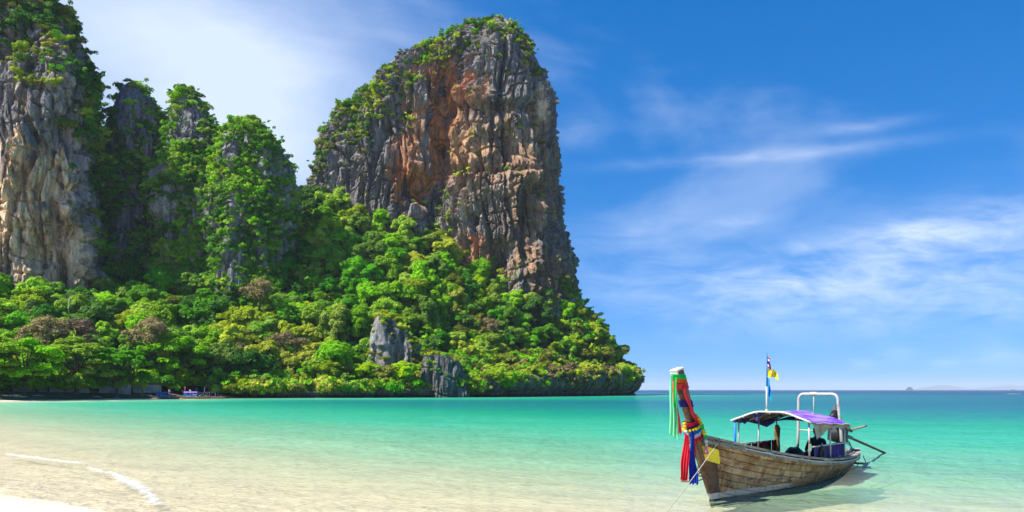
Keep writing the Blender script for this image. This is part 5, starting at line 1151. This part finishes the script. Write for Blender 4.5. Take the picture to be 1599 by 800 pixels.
m = MB(); m.sheet([[(-9.2, -4.4, 2.9), (9.2, -4.4, 2.9)], [(-7.5, 0, 5.0), (7.5, 0, 5.0)]], .15); m.sheet([[(-7.5, 0, 5.0), (7.5, 0, 5.0)], [(-9.2, 4.4, 2.9), (9.2, 4.4, 2.9)]], .15); m.sheet([[(9.2, -4.4, 2.9), (9.2, 4.4, 2.9)], [(7.5, 0, 5.0), (7.5, .01, 5.0)]], .15); m.sheet([[(-9.2, 4.4, 2.9), (-9.2, -4.4, 2.9)], [(-7.5, .01, 5.0), (-7.5, 0, 5.0)]], .15); rf = m.build('roof', TILE, house)
for i in range(9): MB().tube([(-8.6+i*2.15, -4.43, 2.86), (-7.0+i*1.75, -.05, 5.02)], .07, 6).build('tile_ridge', TILE, rf)
for x in (-6.8, -3.6, .2, 3.4, 6.8):
    w = MB().box((x, -3.03, 1.75), (2.0, .08, 1.6)).build('window', GLASSD, house); m = MB()
    for sx_, sz_, dx, dz in ((0, .84, 2.16, .1), (0, -.84, 2.16, .1), (-1.03, 0, .1, 1.6), (1.03, 0, .1, 1.6), (0, 0, .07, 1.6)): m.box((x+sx_, -3.09, 1.75+sz_), (dx, .1, dz))
    m.build('window_frame', FRAMEM, w)
MB().box((-1.7, -3.03, 1.15), (1.1, .1, 2.2)).build('door', plain('door_wood', (.25, .14, .07), .7), house)
for x in (-8.2, -4.1, 0, 4.1, 8.2): MB().tube([(x, -4.1, 0), (x, -4.1, 2.95)], .10, 6).build('post', FRAMEM, house)
# simple longtail boats: hull shell, prow, canopy, posts
def far_boat(px, Y, ang, ln, hullc, canc, label, prowc, skirt=None, prow=True):
    t = tag(empty('longtail_boat'), label, 'boat', 'longtail boats beached at the far shore'); x = (px-CX)/FOC*Y; t.location = (x, Y, .0); t.rotation_euler = (0, 0, ang); k = ln/9.8
    m = MB(); ss = [9.8*i/20 for i in range(21)]
    for side in (1, -1): m.sheet([[hull_pt(s, u, side)*k for u in (0, .2, .45, .7, 1)] for s in ss])
    m.build('hull', hullc, t, True)
    m = MB(); m.sheet([[hull_pt(s, .55, 1)*k, hull_pt(s, .55, -1)*k] for s in ss[2:]]); m.build('deck', DARKW, t)
    for side in (1, -1): MB().tube([hull_pt(s, 1, side)*k for s in ss], .07, 6).build('gunwale', GREYW, t, True)
    if prow:
        MB().tube([(-.7*k, 0, 1.4*k), (-1.2*k, 0, 2.1*k), (-1.7*k, 0, 2.9*k)], [.14, .13, .11], 8).build('prow', STEMW, t, True)
        rb = MB().tube([(-1.15*k, 0, 2.0*k), (-1.35*k, 0, 2.35*k), (-1.55*k, 0, 2.7*k)], .2, 8).build('ribbon', prowc[0], t, True)
        MB().sheet([[(-1.2*k, -.2, 2.0*k), (-1.0*k, -.2, 2.0*k)], [(-1.3*k, -.25, .7*k), (-1.0*k, -.25, .7*k)]], .02).build('ribbon', prowc[1], t)
        MB().sheet([[(-1.55*k, -.2, 2.6*k), (-1.4*k, -.2, 2.6*k)], [(-1.7*k, -.25, 1.5*k), (-1.45*k, -.25, 1.5*k)]], .02).build('ribbon', prowc[2], t)
    c0, c1 = 3.2, 7.2
    m = MB(); m.sheet([[Lp((c0+(c1-c0)*i/8), q, 1.9+.3*(1-q*q)) for q in (-1, -.6, -.2, .2, .6, 1)] for i in range(9)], .04); m.build('canopy', canc, t, True, xf=Matrix.Scale(k, 4))
    for s in (c0+.1, (c0+c1)/2, c1-.1):
        for q in (-.92, .92): MB().tube([Lp(s, q, .5)*k, Lp(s, q, 1.93)*k], .04, 5).build('post', STEEL, t)
    if skirt:
        for q in (-.95, .95): MB().sheet([[Lp(s, q, 1.9)*k for s in (c0, c0+.7)], [Lp(s, q, .9)*k for s in (c0, c0+.5)]], .02).build('side_cloth', skirt, t); MB().sheet([[Lp(s, q, 1.25)*k for s in (c0+.9, c1)], [Lp(s, q, .8)*k for s in (c0+.9, c1)]], .02).build('side_cloth', skirt, t)
    MB().tube([Lp(8.6, 0, .9)*k, Lp(12.5, -.3, .35)*k], .05, 6).build('tail_shaft', DARKW, t); MB().box(Lp(8.5, 0, 1.0)*k, (.7, .5, .5)).build('engine', BLACK, t)
    MB().tube([Lp(c0, 0, 2.2)*k, Lp(c0, 0, 3.7)*k], .035, 5).build('flag_staff', WHITEP, t); MB().sheet([[Lp(c0, 0, 3.7)*k, Lp(c0+.3, .1, 3.5)*k], [Lp(c0, 0, 2.9)*k, Lp(c0+.25, .1, 2.8)*k]], .01).build('flag', prowc[1], t)
CB = cloth('blue_canopy', (.02, .17, .60), (.03, .26, .72), .1); CPU = cloth('violet_canopy', (.26, .14, .62), (.46, .34, .76), .1); CDK = cloth('dark_canopy', (.03, .03, .05), (.05, .05, .09), .1)
LOWH = wood('far_hull', (0.16, 0.09, 0.055), (0.26, 0.16, 0.10), (0.34, 0.24, 0.16))
far_boat(229, 211, .12, 8.2, LOWH, CB, 'beached longtail boat with bright blue canopy and decorated prow', (RED, YG, GR2), CB)
far_boat(272, 216, .05, 8.6, LOWH, CPU, 'beached longtail boat with violet canopy and blue side cloth', (WHC, FR, YG), SKYB)
far_boat(258, 222, .35, 8.0, LOWH, CDK, 'beached longtail boat with dark canopy behind the blue one', (ORG, YG, FBL))
far_boat(292, 223, .10, 8.0, LOWH, CB, 'beached longtail boat with small blue canopy behind the violet one', (WHC, SKYB, FR))
far_boat(304, 219, -.05, 8.4, LOWH, CDK, 'beached longtail boat with dark canopy at the right end of the row', (WHC, FBL, FR), None, True)
# bleached driftwood along the far sand, the dead snag by the left cliff
drng = random.Random(5)
for i, (px, Y) in enumerate([(18, 177), (30, 178.5), (57, 183), (118, 194.5), (150, 197.5), (182, 202)]):
    x = (px-CX)/FOC*Y; z = max(float(ground_z(np.array([x]), np.array([Y]))[0]), tz(x, Y))
    m = MB(); a = drng.uniform(-.3, .5); L_ = drng.uniform(1.6, 3.2); d = Vector((math.cos(a), math.sin(a), 0)); m.tube([-d*L_/2, Vector((0, 0, .12)), d*L_/2], [.05, .13, .09], 6); m.tube([Vector((0, 0, .1)), d*.5+Vector((0, 0, .55))], [.06, .02], 5)
    o = m.build('driftwood', GREYW, None, True); o.location = (x, Y, z+.10); tag(o, 'bleached driftwood log on the far sand below the sea wall', 'driftwood', 'driftwood below the sea wall')
m = MB(); m.tube([(0, 0, -3), (.2, 0, 2), (.7, 0, 4.6)], [.2, .16, .07], 7); m.tube([(.3, 0, 2.2), (-.1, 0, 3.2)], [.07, .03], 5); o = m.build('dead_tree', plain('bleached_wood', (.55, .50, .45), .9, .2), None, True); o.location = (*P(107, 0, 228)[:2], P(0, 478, 228)[2]); o.scale = (.6, .6, .6); tag(o, 'bare white dead trunk in front of the left cliff', 'dead tree')
# far islands on the horizon, a far ship, a wake
HILLM = plain('far_hill', (0.025, 0.045, 0.035), .95, .4, .002, .0)
def far_isle(name, label, px0, px1, Y, prof, kind):
    x0, x1 = (px0-CX)/FOC*Y, (px1-CX)/FOC*Y; n = 70; nv = 14; hw = (x1-x0)*.22
    xs = np.linspace(x0, x1, n); h = np.interp(np.linspace(0, 1, n), *prof)/FOC*Y
    h = h*(1+.12*fbm(xs/(x1-x0)*9, xs*0, xs*0+px0, 4)); v = np.linspace(-1, 1, nv)
    X = np.repeat(xs[None], nv, 0); Yg = Y+v[:, None]*hw*np.sqrt(np.maximum(h/h.max(), .02))[None]; Z = h[None]*(1-v[:, None]**2)**.7*(1+.15*pn(X/(x1-x0)*14, Yg/(x1-x0)*14, X*0))-2
    me = quads_mesh(name, np.stack([X, Yg, Z], -1), grid_faces(nv, n), HILLM, True); return tag(link(name, me), label, kind=kind)
far_isle('island', 'small hazy island hump on the horizon', 1414, 1427, 9000, ([0, .15, .4, .6, .85, 1], [0, 3.0, 5.2, 5.0, 2.6, 0]), 'structure')
far_isle('hills', 'faint hazy hills along the right horizon', 1425, 1512, 23000, ([0, .2, .45, .65, .85, 1], [.5, 4, 7, 7.5, 4, 1]), 'structure')
far_isle('hills', 'faint hazy hills at the right edge of the horizon', 1500, 1680, 24000, ([0, .2, .4, .6, .85, 1], [.5, 4, 7, 6.5, 8, 5]), 'structure')
sx_, sy_, _ = P(1582, 0, 5200); sh = tag(empty('cargo_ship', (sx_, sy_, 0)), 'tiny dark ship on the horizon at the far right', 'ship')
m = MB(); m.sheet([[(-13, -2, -.5), (12, -2, -.5)], [(-14, -2.4, 2.6), (15, -2.4, 3.2)]], 4.5); m.build('hull', BLACK, sh); MB().box((-8, 0, 4.4), (6, 4, 3.4)).build('cabin', RUSTY, sh); MB().tube([(4, 0, 2.5), (4, 0, 7)], .25, 6).build('mast', BLACK, sh)
foam([(1566, 616.6, 2.2), (1580, 616.4, 3.4), (1600, 616.2, 3.0)], 'white wake streak at the right edge of the sea', .5, 20, 8)

# sea air
m = bpy.data.materials.new('sea_air'); m.use_nodes = True; g = NG(m.node_tree)
vol = g.n('ShaderNodeVolumePrincipled', {'Color': (0.80, 0.90, 1.0, 1), 'Density': 6.5e-5, 'Anisotropy': 0.0}); g.t.links.new(vol.outputs[0], g.n('ShaderNodeOutputMaterial').inputs['Volume'])
o = MB().box((0, 0, 92), (54800, 54800, 216)).build('haze', m); tag(o, 'thin bluish sea haze over the whole bay', kind='stuff')
